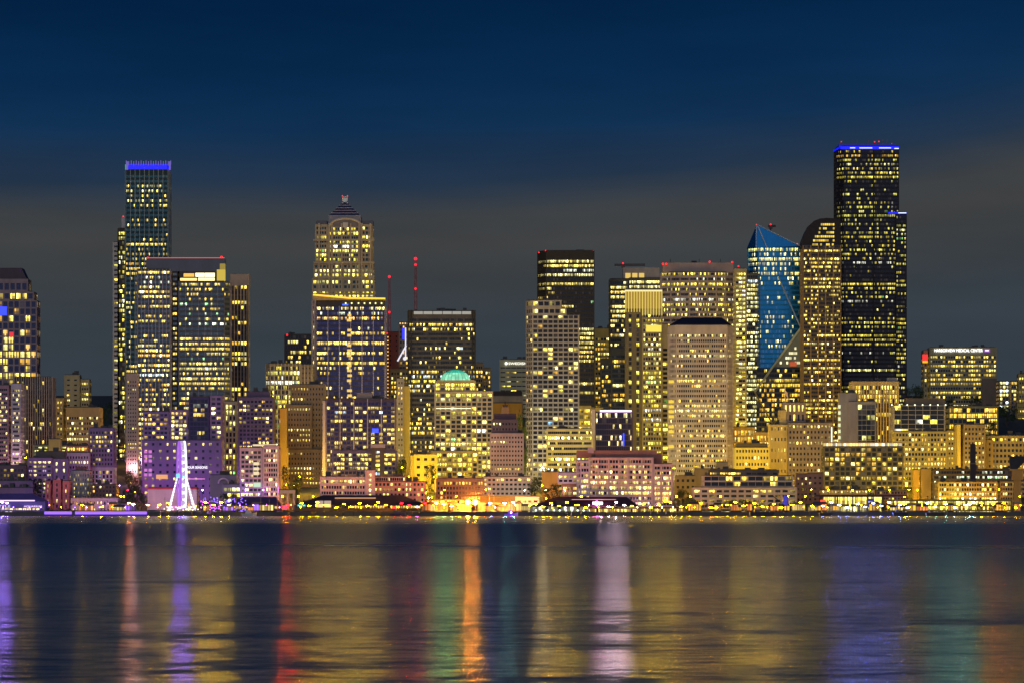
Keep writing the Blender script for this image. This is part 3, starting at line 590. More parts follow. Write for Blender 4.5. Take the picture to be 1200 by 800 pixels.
b = B('slatted_tower', 'golden lit slab of horizontal slats attached right of the curved pale tower', 'tower', 3380,
  [(860, 874, 315, dict(fp=4.95))], cp=4, hf=.52, wf=.94, wall=(.46, .38, .2), rows=(.55, .3, .4), pal='lime', topb=5, depth=20); beacon(b, 865.5, 312, 1.0, 2)
B('glass_wing_tower', 'thin greenish white lit tower strip between the slatted slab and the blue glass tower', 'tower', 3520,
  [(873, 890, 321, {})], fp=5, cp=2.6, hf=.6, wf=.85, wall=(.16, .15, .11), rows=(.5, .4, .4), pal='white', topb=2, depth=16)
b = B('hip_roof_tower', 'beige stone tower with dark hipped roof and golden windows', 'tower', 3210,
  [(783, 858.5, 381, dict(ch=(8, 5, 7, 5)))], fp=5.85, cp=2.55, hf=.5, wf=.66, pr=.45, wall=(.42, .355, .36), rows=(.3, .4, .15), pal='yel', topb=11, depth=30, plant=False,
  over={0: (.45, 'amb'), 1: .1, 2: .25, 3: .5, 4: .9, 5: .15, 6: .05, 7: .1, 8: .3, 9: .9, 10: .5, 11: .1, 12: .1, 13: .3, 14: .85, 15: .95, 16: .95, 17: .1, 18: .5, 20: .9, 21: 0})
q = MB(); e = [L(b, 784, 381)[0], L(b, 858, 381)[0], L(b, 800, 372)[0], L(b, 846, 372)[0]]; z0, z1 = L(b, 0, 381)[2], L(b, 0, 371.5)[2]
q.hexa([(e[0], .5, z0), (e[1], .5, z0), (e[1], 30, z0), (e[0], 30, z0), (e[2], 9, z1), (e[3], 9, z1), (e[3], 21, z1), (e[2], 21, z1)]); q.build('hipped_roof', wallmat((.015, .016, .035), .5), b)
q = MB(); [pbox(b, '', 784 - .2, 790, 445 + k * 5.85, 448.4 + k * 5.85, None, 1, 4, q) for k in (0, 4, 5, 6, 7, 9, 10, 13)]; q.build('corner_window', emit((1, .68, .06), .9, False), b)
b = B('purple_roofline_block', 'low dark glass block with a glowing violet-white roofline', 'building', 3130,
  [(693, 697.5, 479, dict(fp=0, wall=(.5, .42, .4), dy=-.5, depth=10)), (697, 741, 482, {})], fp=6.5, cp=2.5, hf=.78, wf=.92, wall=(.07, .05, .11), rows=(.0, .1, .08), pal='pink', glass=(.02, .015, .05), topb=1.5)
pbox(b, 'roofline_light', 703, 740, 480, 482.2, emit((.9, .65, 1), 2.4, False), -1, .6)
pbox(b, 'blue_strip', 730, 731.5, 507, 522, emit((.0, .05, 1), 2, False), -.9, .4)
B('banded_block', 'grey concrete block of long horizontal bands in front of the white grid tower', 'building', 3095,
  [(641, 694, 502, {})], fp=6.3, cp=2.4, hf=.46, wf=.96, wall=(.33, .31, .27), rows=(.25, .25, .1), pal='lime', over={0: .25, 1: .85, 5: (.95, 'white')}, topb=3)
B('stepped_offices', 'small stepped office with yellow lit square windows above the grey banded block', 'building', 3260,
  [(676, 692, 475, dict(cp=8, wf=.8)), (690, 706, 477, dict(dy=1, cp=4))], fp=7, cp=6, hf=.6, wf=.75, wall=(.3, .25, .16), rows=(.5, .4, .3), pal='yel', depth=14)
b = B('pink_office_block', 'large pinkish white block with bay windows on the waterfront right of centre', 'building', 2915,
  [(690, 765, 535.5, {}), (765, 788, 543, dict(dy=.5)), (676, 690.5, 539, dict(wall=(.50, .42, .62), ch=(4, 3, 0, 0), dy=-1.2, depth=16, rows=(0, .2, .1)))], fp=6.2, cp=3.4, hf=.55, wf=.82, wall=(.64, .45, .46), rows=(.35, .35, .15), pal='warm', topb=3, over={0: (.3, 'amb'), 2: .6, 3: .8, 6: (.9, 'warm'), 8: (.9, 'white')})
q = MB()
for px in (690.6, 701, 713, 725, 736, 752, 764, 775, 787): pbox(b, '', px - .9, px + .9, 536 if px < 765 else 543, 592, None, -1.3, 1.1, q)
q.build('pilaster', wallmat((.64, .46, .48)), b)
pbox(b, 'penthouse', 676, 770, 527, 536, wallmat((.26, .14, .14)), 6, 12); pbox(b, 'penthouse', 745, 776, 530, 543, wallmat((.28, .12, .12)), 8, 9)
pbox(b, 'roof_ball', 689, 696, 524, 530, wallmat((.35, .3, .45)), 4, 4)
B('lavender_block', 'small lavender block with a brick ground storey left of the pinkish white block', 'building', 2922, [(654, 677, 553, dict(bot=566)), (659, 677, 566, dict(wall=(.26, .1, .1), rows=(.3, .6, .4), pal='amb'))], fp=5.6, cp=5.6, hf=.55, wf=.7, wall=(.40, .36, .66), rows=(.1, .3, .2), pal='lime', depth=12)
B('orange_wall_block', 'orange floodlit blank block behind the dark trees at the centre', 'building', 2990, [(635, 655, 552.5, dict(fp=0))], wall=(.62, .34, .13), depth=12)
# ---------------------------------------------------------------- right
b = root = B('faceted_glass_tower', 'blue glass tower with a sharp slanted peak and white diagonal braces', 'skyscraper', 3520,
  [(876, 938.5, 290.5, dict(ch=(10, 12, 0, 0), bot=432)), (884, 940, 432, dict(dy=-3, wall=(.09, .08, .05), rows=(.12, .35, .12), pal='amb', glass=(.01, .018, .02), gm=0, cp=3, wm=0, over={}, cols=None))],
  fp=5.6, cp=1.75, hf=.62, wf=.93, pr=.18, wall=(.022, .17, .31), wm=.85, rough=.25, glass=(.035, .29, .52), gm=.9, rows=(.0, .0, .0), pal='warm', topb=.3, depth=30, plant=False,
  over={0: (.85, 'lime', 1.2), 1: .3, 2: .75, 3: .6, 4: .15, 5: .55, 6: .25, 7: .2, 8: .03, 9: .02, 10: .2, 11: .25, 12: .03, 13: .03, 14: .2, 15: (.25, 'white'), 16: (.25, 'white'), 17: (.3, 'white'), 18: (.25, 'white'), 19: .2, 20: .2},
  cols=lambda u, f: not (f > .5 and abs(u - .42) > .2) or u > .9)
gl = wallmat((.035, .28, .52), .15, .9, .10)
P = [L(b, *p) for p in ((876, 290.5, 12), (886, 290.5, 0), (938.5, 290.5, 0), (887, 263, 1.5), (938.5, 288.5, 1.2), (880, 290.5, 30), (938.5, 290.5, 30))]
q = MB(); q.poly([P[0], P[1], P[3]]); q.poly([P[1], P[2], P[4], P[3]]); q.poly([P[2], P[6], P[4]]); q.poly([P[6], P[5], P[3], P[4]]); q.poly([P[5], P[0], P[3]])
q.build('slanted_glass_peak', gl, b)
q = MB()
for a, c, r in (((888, 265, .6), (899, 291, -1.0), .4), ((887, 263, 1.2), (938, 288.5, .6), .3), ((912, 325, -1.0), (938.5, 385, -1.0), .45), ((886.5, 264, 1), (886, 290, -.3), .25)): q.bar(L(b, *a), L(b, *c), r)
q.build('diagonal_brace', wallmat((.5, .6, .7)), b)
beacon(b, 887, 262.5, .5, 9); beacon(b, 935, 285.5, 1.1, 9)
q = MB(); A = L(b, 938.5, 384, -5); C = L(b, 884, 459, -5); D = L(b, 938.5, 430, -5); E = L(b, 905, 430, -5); A0 = L(b, 938.5, 384, -1); D0 = L(b, 938.5, 430, -1); E0 = L(b, 905, 430, -1)
q.poly([A, D, E]); q.poly([A, A0, D0, D]); q.poly([A0, A, E, E0]); q.poly([D, D0, E0, E])
q.build('faceted_wing', wallmat((.30, .33, .25), .35), b)
g = MB(); R = random.Random(5)
for r in range(7):
    y = 390 + r * 5.6; xl = 938.5 - (y - 386) * .72
    x = xl + 2
    while x < 936:
        if R.random() < (.85 if r == 4 else .3):
            a = L(b, x, y + 3, -5.05); c = L(b, min(x + 2.2, 938), y, -5.05); k = R.uniform(.7, 1.5); g.poly([(a[0], a[1], a[2]), (c[0], a[1], a[2]), (c[0], a[1], c[2]), (a[0], a[1], c[2])], 0, (k, .9 * k, .5 * k))
        x += 2.5
g.build('wing_window', glassmat((.012, .016, .028)), b)
q = MB(); q.bar(L(b, 938.5, 384, -5.3), L(b, 884, 459, -5.3), .8); q.build('long_brace', wallmat((.85, .85, .55)), b)
q = MB(); q.bar(L(b, 884, 459, -5.3), L(b, 908, 502, -5.3), .55); q.build('lower_brace', wallmat((.62, .5, .16)), b)
pbox(b, 'red_light_panel', 925, 933, 424, 429, emit((1, .15, .04), .5, False), -5.6, .4)
b = B('curved_top_tower', 'brown ribbed tower with a curved shoulder roof left of the tallest black skyscraper', 'skyscraper', 3440,
  [(938.5, 985, 288, dict(depth=30))], fp=4.75, cp=2.3, hf=.5, wf=.86, pr=.3, wall=(.105, .075, .05), fin=9.6, finw=.5, fpr=.3, finc=(.34, .22, .1), rows=(.15, .45, .12), pal='yel', topb=.3, plant=False)
q = MB(); pts = [(938.6, 290), (940.5, 281), (944, 272), (948.5, 264), (954, 259), (961, 256.3), (969, 255.5), (985, 256.5), (985, 290)]
q.xzprism([(L(b, *p)[0], L(b, *p)[2]) for p in reversed(pts)], .5, 26); q.build('curved_shoulder', wallmat((.02, .02, .034), .95), b)
for k, x0 in enumerate((962, 960, 957, 955, 953, 952)):
    g = MB(); R = random.Random(40 + k); x = x0; y = 262 + k * 4.7
    while x < 977:
        if R.random() < .62: c = pick(R, 'yel'); f = R.uniform(.5, 1.4)
        else: c, f = (0, 0, 0), 0
        a = L(b, x, y + 2.4, .3); d = L(b, x + 1.9, y, .3); g.poly([(a[0], .3, a[2]), (d[0], .3, a[2]), (d[0], .3, d[2]), (a[0], .3, d[2])], 0, tuple(v * f for v in c)); x += 2.3
    g.build('window_band', glassmat((.012, .016, .028)), b)
b = B('black_skyscraper', 'tallest black skyscraper with glowing blue roofline', 'skyscraper', 3680,
  [(977.5, 1053, 171.5, dict(ch=(7.5, 10, 0, 0))), (1046, 1061.5, 249, dict(dy=-4, depth=30, over={0: .1, 3: (.9, 'white')}))],
  fp=4.98, cp=2.15, hf=.5, wf=.86, pr=.3, wall=(.016, .016, .026), rows=(.16, .34, .06), pal='lime', glass=(.01, .012, .025), topb=5, depth=40, plant=False, br=1.0,
  over={0: .2, 1: (.6, 'amb'), 2: .5, 3: .5, 4: .55, 5: .7, 6: .9, 7: .2, 8: .06, 9: .05, 10: .2, 11: .12, 12: .5, 13: .55, 14: .3, 15: .9, 16: .35, 17: .3, 18: .25, 19: .75, 20: .8, 21: .15, 22: .4, 23: .5, 24: .5, 25: .5, 26: .6, 27: .03, 28: .05, 29: .05, 30: .03, 31: .95, 32: .6, 33: .4, 34: .3, 35: .45, 36: .1, 37: .05, 38: .1, 39: .25, 40: .8, 41: .5, 42: .05, 43: .85, 44: .8, 45: .9, 46: .02, 47: .1, 48: .06, 49: .3, 50: .02, 51: .9, 52: 0, 53: 0, 54: .1, 55: .4})
q = MB(); pbox(b, '', 1022.6, 1024.4, 176, 470, None, -1.1, .9, q); q.build('dark_seam', wallmat((.012, .012, .02)), b)
BLU = emit((.0, .004, 1), 2.6)
q = MB(); pbox(b, '', 985, 1053, 172.2, 175.2, None, -1.2, .6, q); q.bar(L(b, 978, 176, 8.5), L(b, 985, 172.5, -1), .5); pbox(b, '', 1046, 1061.5, 249.5, 251, None, -5.4, .6, q); pbox(b, '', 1041, 1052, 249, 251, None, -1.4, .6, q)
q.build('blue_roofline', BLU, b)
q = MB(); pbox(b, '', 996, 1002, 173.3, 174.2, None, -1.6, .3, q); pbox(b, '', 1007, 1022, 173.4, 174.3, None, -1.6, .3, q); pbox(b, '', 1030, 1044, 173.4, 174.3, None, -1.6, .3, q); pbox(b, '', 1048, 1053, 174, 175, None, -1.6, .3, q); pbox(b, '', 1052, 1061.4, 249.8, 250.8, None, -5.9, .3, q)
q.build('white_roofline', emit((.7, .8, 1), 1.6, False), b)
pbox(b, 'penthouse', 984, 1050, 168, 172.2, emit((.0, .01, .5), .3, False), 6, 26)
q = MB(); [q.bar(L(b, px, 170, 12), L(b, px, py, 12), .2) for px, py in ((1001, 162), (1006, 162.5), (1019, 163), (1028, 164), (1036, 162), (1041, 162.5), (1046, 165))]; q.bar(L(b, 984, 169, 9), L(b, 988, 165, 9), .4); q.build('antenna', wallmat((.3, .2, .25)), b)
for px, py in ((987, 165.5), (1026, 165.5), (1031, 165), (1046, 168)): beacon(b, px, py, .8, 9)
b = B('ribbed_stone_tower', 'cream tower of tall stone ribs below the tallest black skyscraper', 'building', 3310,
  [(996, 1052, 446.5, {})], fp=5.4, cp=3.4, hf=.8, wf=.55, pr=.7, wall=(.44, .36, .2), bandc=(.08, .07, .05), rows=(.0, .05, .04), over={0: .7, 1: .7}, pal='yel', topb=5, depth=24)
pbox(b, 'plant_room', 1040, 1052, 442, 447, wallmat((.36, .34, .36)), 5, 8)
b = B('glass_front_tower', 'dark gridded glass front with a pale violet stone shaft on its left', 'building', 3240,
  [(982, 1004, 460, dict(fp=0, wall=(.28, .26, .3), dy=2)), (1003, 1026, 470, dict(cp=5.7, wf=.93)), (993, 1004, 470, dict(fp=0, wall=(.3, .27, .34), dy=.5))], fp=6.1, cp=5, hf=.86, wf=.9, wall=(.3, .28, .27), rows=(.2, .2, .05), pal='lime', depth=14)
q = MB(); [pbox(b, '', 982.4, 985.2, 474 + 7.2 * k, 478 + 7.2 * k, None, 1.2, .5, q) for k in range(7)]; q.build('stair_window', emit((.95, 1, .6), .9, False), b)
b = B('setback_courthouse', 'old stone courthouse with setback top and dark arched windows', 'building', 3140,
  [(917, 944, 471, dict(bot=496, fp=9, cp=4.6, hf=.66, wf=.42, topb=3, dy=6)), (922, 974, 495, dict(rows=(.2, .15, .1), pal='warm')), (901, 922, 497, dict(wall=(.6, .46, .18), cp=4, dy=1.5, fp=12, hf=.3, wf=.35)), (912, 922, 480, dict(bot=497, fp=0, dy=5, wall=(.55, .42, .18)))], fp=6.4, cp=4.3, hf=.45, wf=.45, wall=(.28, .22, .2), topb=3, depth=20)  # yellow uplight on the left wing is put into its wall colours
pbox(b, 'white_light_column', 974, 975.2, 500, 521, emit((.95, 1, .8), 1.6, False), -1, .5)
fp_ = empty('flagpole', (X(920, 3146), 3146, Z(471, 3146)), 'tall white flagpole with a flag on the courthouse roof', 'flagpole')
q = MB(); h = Z(453, 3146) - Z(471, 3146); q.bar((0, 0, -.6), (0, 0, h), .25); q.build('pole', wallmat((.8, .8, .75)), fp_)
q = MB(); q.hexa([(.2, 0, h - 5), (2.0, .3, h - 7.5), (2.0, .4, h - 7.5), (.2, .1, h - 5), (.2, 0, h - 2), (1.8, .3, h - 4), (1.8, .4, h - 4), (.2, .1, h - 2)]); q.build('flag', wallmat((.75, .55, .5)), fp_)
B('yellow_stone_block', 'yellow-green lit stone block with dark cornice left of the courthouse', 'building', 3090,
  [(860, 901, 524, {}), (861, 900, 519.5, dict(bot=524, fp=0, wall=(.07, .06, .05), dy=1))], fp=7.2, cp=3.5, hf=.42, wf=.5, wall=(.52, .46, .14), rows=(0, .15, .1), pal='white', topb=2.5)
B('lit_podium', 'brightly amber lit podium of columns below the slatted slab', 'building', 3230, [(858, 884, 500, {}), (884, 906, 506, dict(rows=(.8, .1, .5)))], fp=8, cp=4, hf=.7, wf=.7, wall=(.5, .33, .08), rows=(.4, .4, .3), pal='amb')
B('mansard_block', 'dark brown stepped block with a grey mansard hump below the hip-roofed tower', 'building', 3000,
  [(790, 815, 557, dict(fp=7, cp=6)), (812, 862, 549, dict(fp=0)), (838, 853, 541, dict(bot=549, fp=0, wall=(.17, .15, .17)))], fp=6, cp=4, hf=.4, wf=.5, wall=(.15, .12, .12), rows=(0, .1, .05))
b = B('long_pier_building', 'long cream and pink building with two dark glazed floors above on the right waterfront', 'building', 2890,
  [(811, 933, 570.5, dict(rows=(0, .2, .1), over={3: .4})), (823, 929, 557, dict(bot=570.5, fp=6.3, cp=9, hf=.72, wf=.95, wall=(.4, .34, .3), dy=2.5, over={0: .35, 1: .08}, topb=.8, mode='cell', ns=6)), (831, 912, 550, dict(bot=557, fp=6.5, cp=6, hf=.6, wf=.9, wall=(.06, .06, .07), dy=6, depth=12, cols=lambda u, f: .1 < u < .5, rows=(1, 0, 1)))], fp=5.4, cp=8.4, hf=.5, wf=.72, wall=(.58, .43, .35), pal='yel', topb=3)
B('brick_flats', 'dark reddish brick flats between the long cream building and the dark condominiums', 'building', 2960, [(932, 947, 555, dict(dy=2)), (945, 964, 554, {})], fp=6, cp=5, hf=.4, wf=.45, wall=(.24, .13, .12), rows=(0, .3, .15), pal='warm', depth=14)
b = B('condominium', 'wide dark condominium with scattered amber windows and glowing top terrace at right', 'building', 3000,
  [(963, 1058, 523, {})], fp=5.45, cp=6.0, hf=.66, wf=.72, wall=(.11, .10, .08), rows=(.0, .55, .2), pal='amb', glass=(.02, .022, .018), topb=1.5, jit=2.5)
g = MB(); R = random.Random(77); x = 965
while x < 1056:
    w = R.uniform(1.2, 4); k = R.uniform(.3, 1.8); a = L(b, x, 522, 1); c = L(b, min(x + w, 1057), 518.6, 1); g.poly([(a[0], 1, a[2]), (c[0], 1, a[2]), (c[0], 1, c[2]), (a[0], 1, c[2])], 0, R.choice([(k, .7 * k, .2 * k), (k, .85 * k, .6 * k)])); x += w + .3
g.build('terrace_window', glassmat((.012, .016, .028)), b); pbox(b, 'terrace_roof', 964, 1057, 517.4, 518.5, wallmat((.3, .22, .14)), .5, 14)
B('cream_annexe', 'low cream annexe wall with small dark windows before the dark condominium', 'building', 2945, [(960, 1024, 573.5, {}), (1024, 1062, 574.5, dict(wall=(.2, .1, .09), dy=1))], fp=7, cp=3.6, hf=.34, wf=.55, wall=(.62, .40, .16), rows=(0, 0, .1), topb=1)
b = B('grid_glass_block', 'dark glass block with white grid lines and a row of white roof lamps', 'building', 3210,
  [(1044, 1107, 474.5, {})], fp=5.5, cp=8.8, hf=.87, wf=.94, wall=(.40, .36, .33), rows=(0, .15, .03), pal='lime', glass=(.02, .024, .03), topb=.6, plant=False, mode='cell', ns=4)
pbox(b, 'upper_storey', 1062, 1108, 466, 474.3, wallmat((.20, .15, .10)), 6, 14)
q = MB(); [q.ball(L(b, 1045 + 9 * k, 474, -1), .5) for k in range(8)]; q.build('roof_lamp', emit((.95, 1, .7), 2, True), b)
b = B('hospital', 'broad yellowish hospital on the hill with white name lettering along its top', 'hospital', 4300,
  [(1087, 1167.5, 407, dict(topb=10)), (1080.5, 1087, 410, dict(dy=4, fp=6, cp=6, wf=.5))], fp=5.2, cp=3.0, hf=.5, wf=.75, wall=(.36, .30, .16), rows=(.3, .55, .15), pal='yel', depth=26, over={7: .05})
text(b, 'HARBORVIEW MEDICAL CENTER', 1095, 1151.5, 412.2, 3.6, emit((.92, .96, 1), 2.2, False), -1.2)
pbox(b, 'sign_emblem', 1153.5, 1160, 408.6, 412.6, emit((.35, .12, .6), .8, False), -1.2, .3)
pbox(b, 'sign_emblem_white', 1154.2, 1158.6, 409.6, 411.2, emit((.9, .8, 1), 1.4, False), -1.6, .3)
pbox(b, 'red_cross_light', 1081, 1087, 415, 422, emit((1, .02, .02), 1.6, False), -1, .5); pbox(b, 'orange_sign', 1081, 1087, 422.5, 425, emit((1, .45, .02), 1.2, False), -1, .5)
pbox(b, 'stair_wing', 1150, 1167.4, 443, 478, wallmat((.2, .14, .1)), -2.5, 2)
B('apartment_row', 'bright warm white lit hillside apartment block right of the hospital', 'building', 4200,
  [(1168, 1182, 446, dict(rows=(.8, .2, .7), pal='white')), (1182, 1194, 446, dict(dy=3))], fp=4.6, cp=3.4, hf=.6, wf=.8, wall=(.3, .2, .13), rows=(.1, .4, .2), pal='warm', topb=1)
B('gold_slab', 'golden plain tower slab at the right edge above the orange lit stone block', 'tower', 4000, [(1192, 1212, 438, dict(rows=(.2, .5, .2))), (1190, 1212, 472, dict(dy=-4, fp=4.4, cp=2.6, hf=.4, wf=.5, rows=(0, .1, .1)))], fp=5, cp=3, hf=.5, wf=.6, wall=(.52, .37, .10), depth=14)
B('parking_deck', 'yellow lit open parking deck below the hillside hospital', 'building', 3750, [(1109, 1169, 475.5, {})], fp=6.4, cp=5, hf=.72, wf=.85, wall=(.34, .30, .12), rows=(.4, .5, .35), pal='amb', topb=2.5)
B('gridded_office', 'yellow lit office of square window grid below the dark glass block', 'building', 3130,
  [(1046, 1109, 505, {}), (1107, 1118, 504, dict(dy=.6, cp=4, wf=.5, hf=.4))], fp=5.7, cp=3.7, hf=.55, wf=.66, wall=(.42, .36, .17), rows=(.15, .5, .15), pal='yel', topb=2.5, over={1: .6, 2: .6, 3: .7})
B('shaft_building', 'brown masonry block with a bright golden vertical shaft behind the chimney', 'building', 3110,
  [(1118, 1126, 497, dict(fp=0, wall=(.8, .62, .14), dy=1.5)), (1126, 1154, 497, {})], fp=5.6, cp=4.2, hf=.5, wf=.5, wall=(.32, .23, .12), rows=(.1, .3, .15), pal='warm')
B('orange_stone_block', 'orange floodlit long stone block with cornice at the right edge', 'building', 3120,
  [(1153, 1212, 510, {}), (1152, 1163, 515, dict(dy=-1, wall=(.7, .42, .08), cp=5, wf=.3))], fp=6.2, cp=4.4, hf=.5, wf=.6, wall=(.50, .36, .13), rows=(.1, .3, .12), pal='yel', topb=3)
B('orange_shaft_block', 'blank orange lit twin shafts left of the low dark office strip', 'building', 3010, [(1069, 1077, 550, dict(fp=0)), (1078, 1092, 549, dict(fp=0, dy=2, wall=(.40, .28, .1)))], wall=(.62, .40, .08), depth=10)
B('dark_office_strip', 'long low dark office strip with broken rows of pale windows behind the chimney', 'building', 3000, [(1090, 1190, 549.5, {})], fp=6, cp=3, hf=.5, wf=.9, wall=(.06, .05, .05), rows=(.0, .6, .2), pal='cool', topb=2)
B('waterfront_offices', 'long tan waterfront office with three rows of whitish lit windows at right', 'building', 2930,
  [(1096, 1168, 564, dict(over={0: .3, 1: (.55, 'white'), 2: (.8, 'white'), 3: (.75, 'lime')})), (1168, 1212, 563.5, dict(dy=2, rows=(0, .2, .15)))], fp=5.9, cp=2.9, hf=.55, wf=.72, wall=(.34, .25, .12), rows=(.2, .5, .2), pal='lime', topb=2)
c_ = empty('chimney', (X(1140, 2965), 2965, tz(2965)), 'dark square chimney stack rising above the low dark office strip', 'chimney')
q = MB(); zt = Z(519.5, 2965) - tz(2965); q.hexa([(-1.8, -1.8, -1), (1.8, -1.8, -1), (1.8, 1.8, -1), (-1.8, 1.8, -1), (-1.5, -1.5, zt), (1.5, -1.5, zt), (1.5, 1.5, zt), (-1.5, 1.5, zt)]); q.build('stack', wallmat((.05, .035, .04)), c_)
q = MB(); q.box(-1.9, 1.9, -1.9, 1.9, zt * .66, zt * .66 + .7); q.build('collar', wallmat((.2, .12, .12)), c_)
# ================================================================== waterfront sheds
def shed(name, label, Y, x0, x1, r0, r1, yr, ye, roofc, fac=None, cat='pier shed', yb=None, depth=26):
    root = bld(name, label, cat, Y, [(x0, x1, ye, dict(fac or {}))], depth=depth, plant=False, sides=False)
    q = MB(); e0, e1, a0, a1 = L(root, x0 - .8, ye)[0], L(root, x1 + .8, ye)[0], L(root, r0, ye)[0], L(root, r1, ye)[0]
    z0, z1 = L(root, 0, ye)[2] - .1, L(root, 0, yr)[2]
    q.hexa([(e0, -1.2, z0), (e1, -1.2, z0), (e1, depth + 1, z0), (e0, depth + 1, z0), (a0, depth * .42, z1), (a1, depth * .42, z1), (a1, depth * .58, z1), (a0, depth * .58, z1)])
    q.build('pitched_roof', wallmat(roofc, .6), root); return root
s = shed('pier_hall', 'violet-lit pier hall with white lettering at the left edge of the waterfront', 2816, -20, 52, -20, 36, 577.5, 586.5, (.16, .10, .34), dict(fp=5.2, cp=5, hf=.4, wf=.8, wall=(.24, .18, .52), rows=(.2, .4, .2), pal='pink', topb=8.5))
text(s, 'SEATTLE', -12, 12, 594.0, 3.0, emit((.8, .75, 1), 1.2, False), -.6); text(s, 'AQUARIUM', 28, 49, 594.2, 2.6, emit((.9, .65, 1), 1.3, False), -.6); text(s, '59', 6, 15, 602.2, 3.6, emit((1, .85, .95), 1.5, False), -1.0)
pbox(s, 'eave_light', -20, 41, 585.2, 586.6, emit((.6, .4, 1), 2.2), -1.8, .5)
pbox(s, 'violet_panel', 41, 48, 599, 603, emit((.2, .05, 1), 1.2, False), -1, .4)
s = shed('market_shed', 'dark violet pier shed with a row of amber lamps right of the wheel', 2824, 262, 328, 284, 322, 581.5, 590.5, (.10, .055, .16), dict(fp=5, cp=3.4, hf=.55, wf=.8, wall=(.2, .12, .3), rows=(.8, .2, .5), pal='amb', topb=2))
q = MB(); R = random.Random(3)
for k in range(70): q.ball(L(s, R.uniform(240, 290), R.uniform(582, 598), -3 - R.random() * 4), .32, 0, 5, 3)
q.build('fairy_lights', emit((.25, .12, 1), 3.0), s)
q = MB()
for k in range(26): q.ball(L(s, R.uniform(236, 262), R.uniform(586, 597), -3 - R.random() * 4), .38, 0, 5, 3)
q.build('magenta_lights', emit((1, .12, .75), 3.0), s)
s = shed('gabled_shed', 'long dark gabled pier shed with a golden lit arcade left of centre', 2824, 346, 499, 378, 470, 579.5, 590.5, (.045, .035, .05), dict(fp=6.5, cp=3, hf=.45, wf=.66, wall=(.12, .08, .05), rows=(0, 0, .0), pal='yel', topb=1.5, over={0: (.9, 'amb', 1.1)}, cols=lambda u, f: u > .42))
q = MB(); [pbox(s, '', x, x + 8, 586, 594, None, -1.8, .5, q) for x in (371, 380)]; gw = q.build('gable_window', emit((.85, .62, .5), .55, False), s)
q = MB(); [pbox(s, '', x, x + 7.4, 590, 593.6, None, -2.2, .4, q) for x in (371.3, 380.3)]; q.build('lit_pane', emit((1, .8, .3), 1.0, False), gw)
pbox(s, 'clerestory', 392, 440, 582.2, 583.6, emit((1, .5, .25), .55, False), 5.5, .5)
pbox(s, 'teal_sign', 349, 358, 590.5, 592.5, emit((.1, .9, .8), 1.0, False), -1.8, .4)
s = shed('restaurant_shed', 'dark hipped pier shed with a glaring magenta sign right of centre', 2824, 622, 748, 652, 735, 581.5, 592.5, (.05, .03, .045), dict(fp=7, cp=7.2, hf=.6, wf=.5, wall=(.42, .42, .34), rows=(.0, .7, .4), pal='lime', topb=.8))
q = MB(); pbox(s, '', 694.5, 706, 587.6, 590.2, None, -2.2, .5, q); pbox(s, '', 698.3, 700.6, 586.6, 591.8, None, -2.25, .4, q); q.build('magenta_sign', emit((1, .10, .55), 45), s)
pbox(s, 'eave_light', 670, 722, 584.2, 585, emit((1, .3, .25), .9, False), .5, .5)
pbox(s, 'skylight_gable', 652, 664, 586, 591, wallmat((.06, .06, .08)), -.5, 6)
q = MB(); [q.ball(L(s, x, 597.5, -1.5), .55) for x in range(628, 694, 7)]; q.build('arcade_light', emit((.85, 1, .6), 3), s)
B('seafood_stall', 'small two-storey yellowish lit waterfront shop left of the hipped pier shed', 'shop', 2850, [(605, 631, 581.5, {})], fp=6.5, cp=6, hf=.45, wf=.7, wall=(.6, .52, .3), rows=(.6, .2, .4), pal='lime', depth=12)
B('amber_arcade', 'low amber lit arcade at the water below the pinkish white block', 'shop', 2826, [(748, 803, 594.5, {})], fp=7, cp=2.6, hf=.7, wf=.7, wall=(.3, .16, .07), rows=(1, 0, 1), pal='amb', topb=1, depth=14, plant=False)
B('amber_arcade', 'glowing orange arcade under the right half of the hipped pier shed', 'shop', 2818, [(692, 748, 595.2, {})], fp=7, cp=2.2, hf=.75, wf=.72, wall=(.4, .2, .06), rows=(1, 0, 1), pal='amb', topb=.6, depth=5, plant=False)
B('market_booths', 'row of crowded yellow and orange lit booths between the gabled shed and the twin floodlights', 'shop', 2835, [(500, 545, 585, {})], fp=5.5, cp=3, hf=.6, wf=.8, wall=(.32, .2, .06), rows=(.6, .3, .5), pal='amb', topb=1, depth=10, plant=False)
B('dark_shed', 'low unlit dark shed right of the twin orange floodlights', 'pier shed', 2850, [(562, 606, 581, dict(fp=0)), (560, 592, 592, dict(dy=-3, fp=6, cp=4, rows=(0, .3, .1)))], wall=(.10, .06, .05), pal='amb', depth=14, plant=False)
B('white_hall', 'plain pinkish white hall with a red roof line behind the foot of the wheel', 'hall', 2868, [(173, 233, 572.5, dict(fp=0)), (173, 233, 570.8, dict(bot=572.3, fp=0, wall=(.6, .06, .10), dy=-.6))], wall=(.68, .52, .50), depth=20, plant=False)
s = B('ferry_terminal', 'long golden lit glazed ferry terminal at the right end of the waterfront', 'terminal', 2828,
  [(1040, 1185, 585.5, dict(over={0: (.9, 'yel', 1.3), 1: (.95, 'amb', 1.25)}))], fp=6.6, cp=2.6, hf=.72, wf=.85, wall=(.42, .26, .05), rows=(1, 0, 1), pal='yel', topb=1.2, depth=16, plant=False, mode='band')
pbox(s, 'roof_canopy', 1036, 1188, 584.6, 585.8, wallmat((.5, .36, .1)), -2.5, 18)
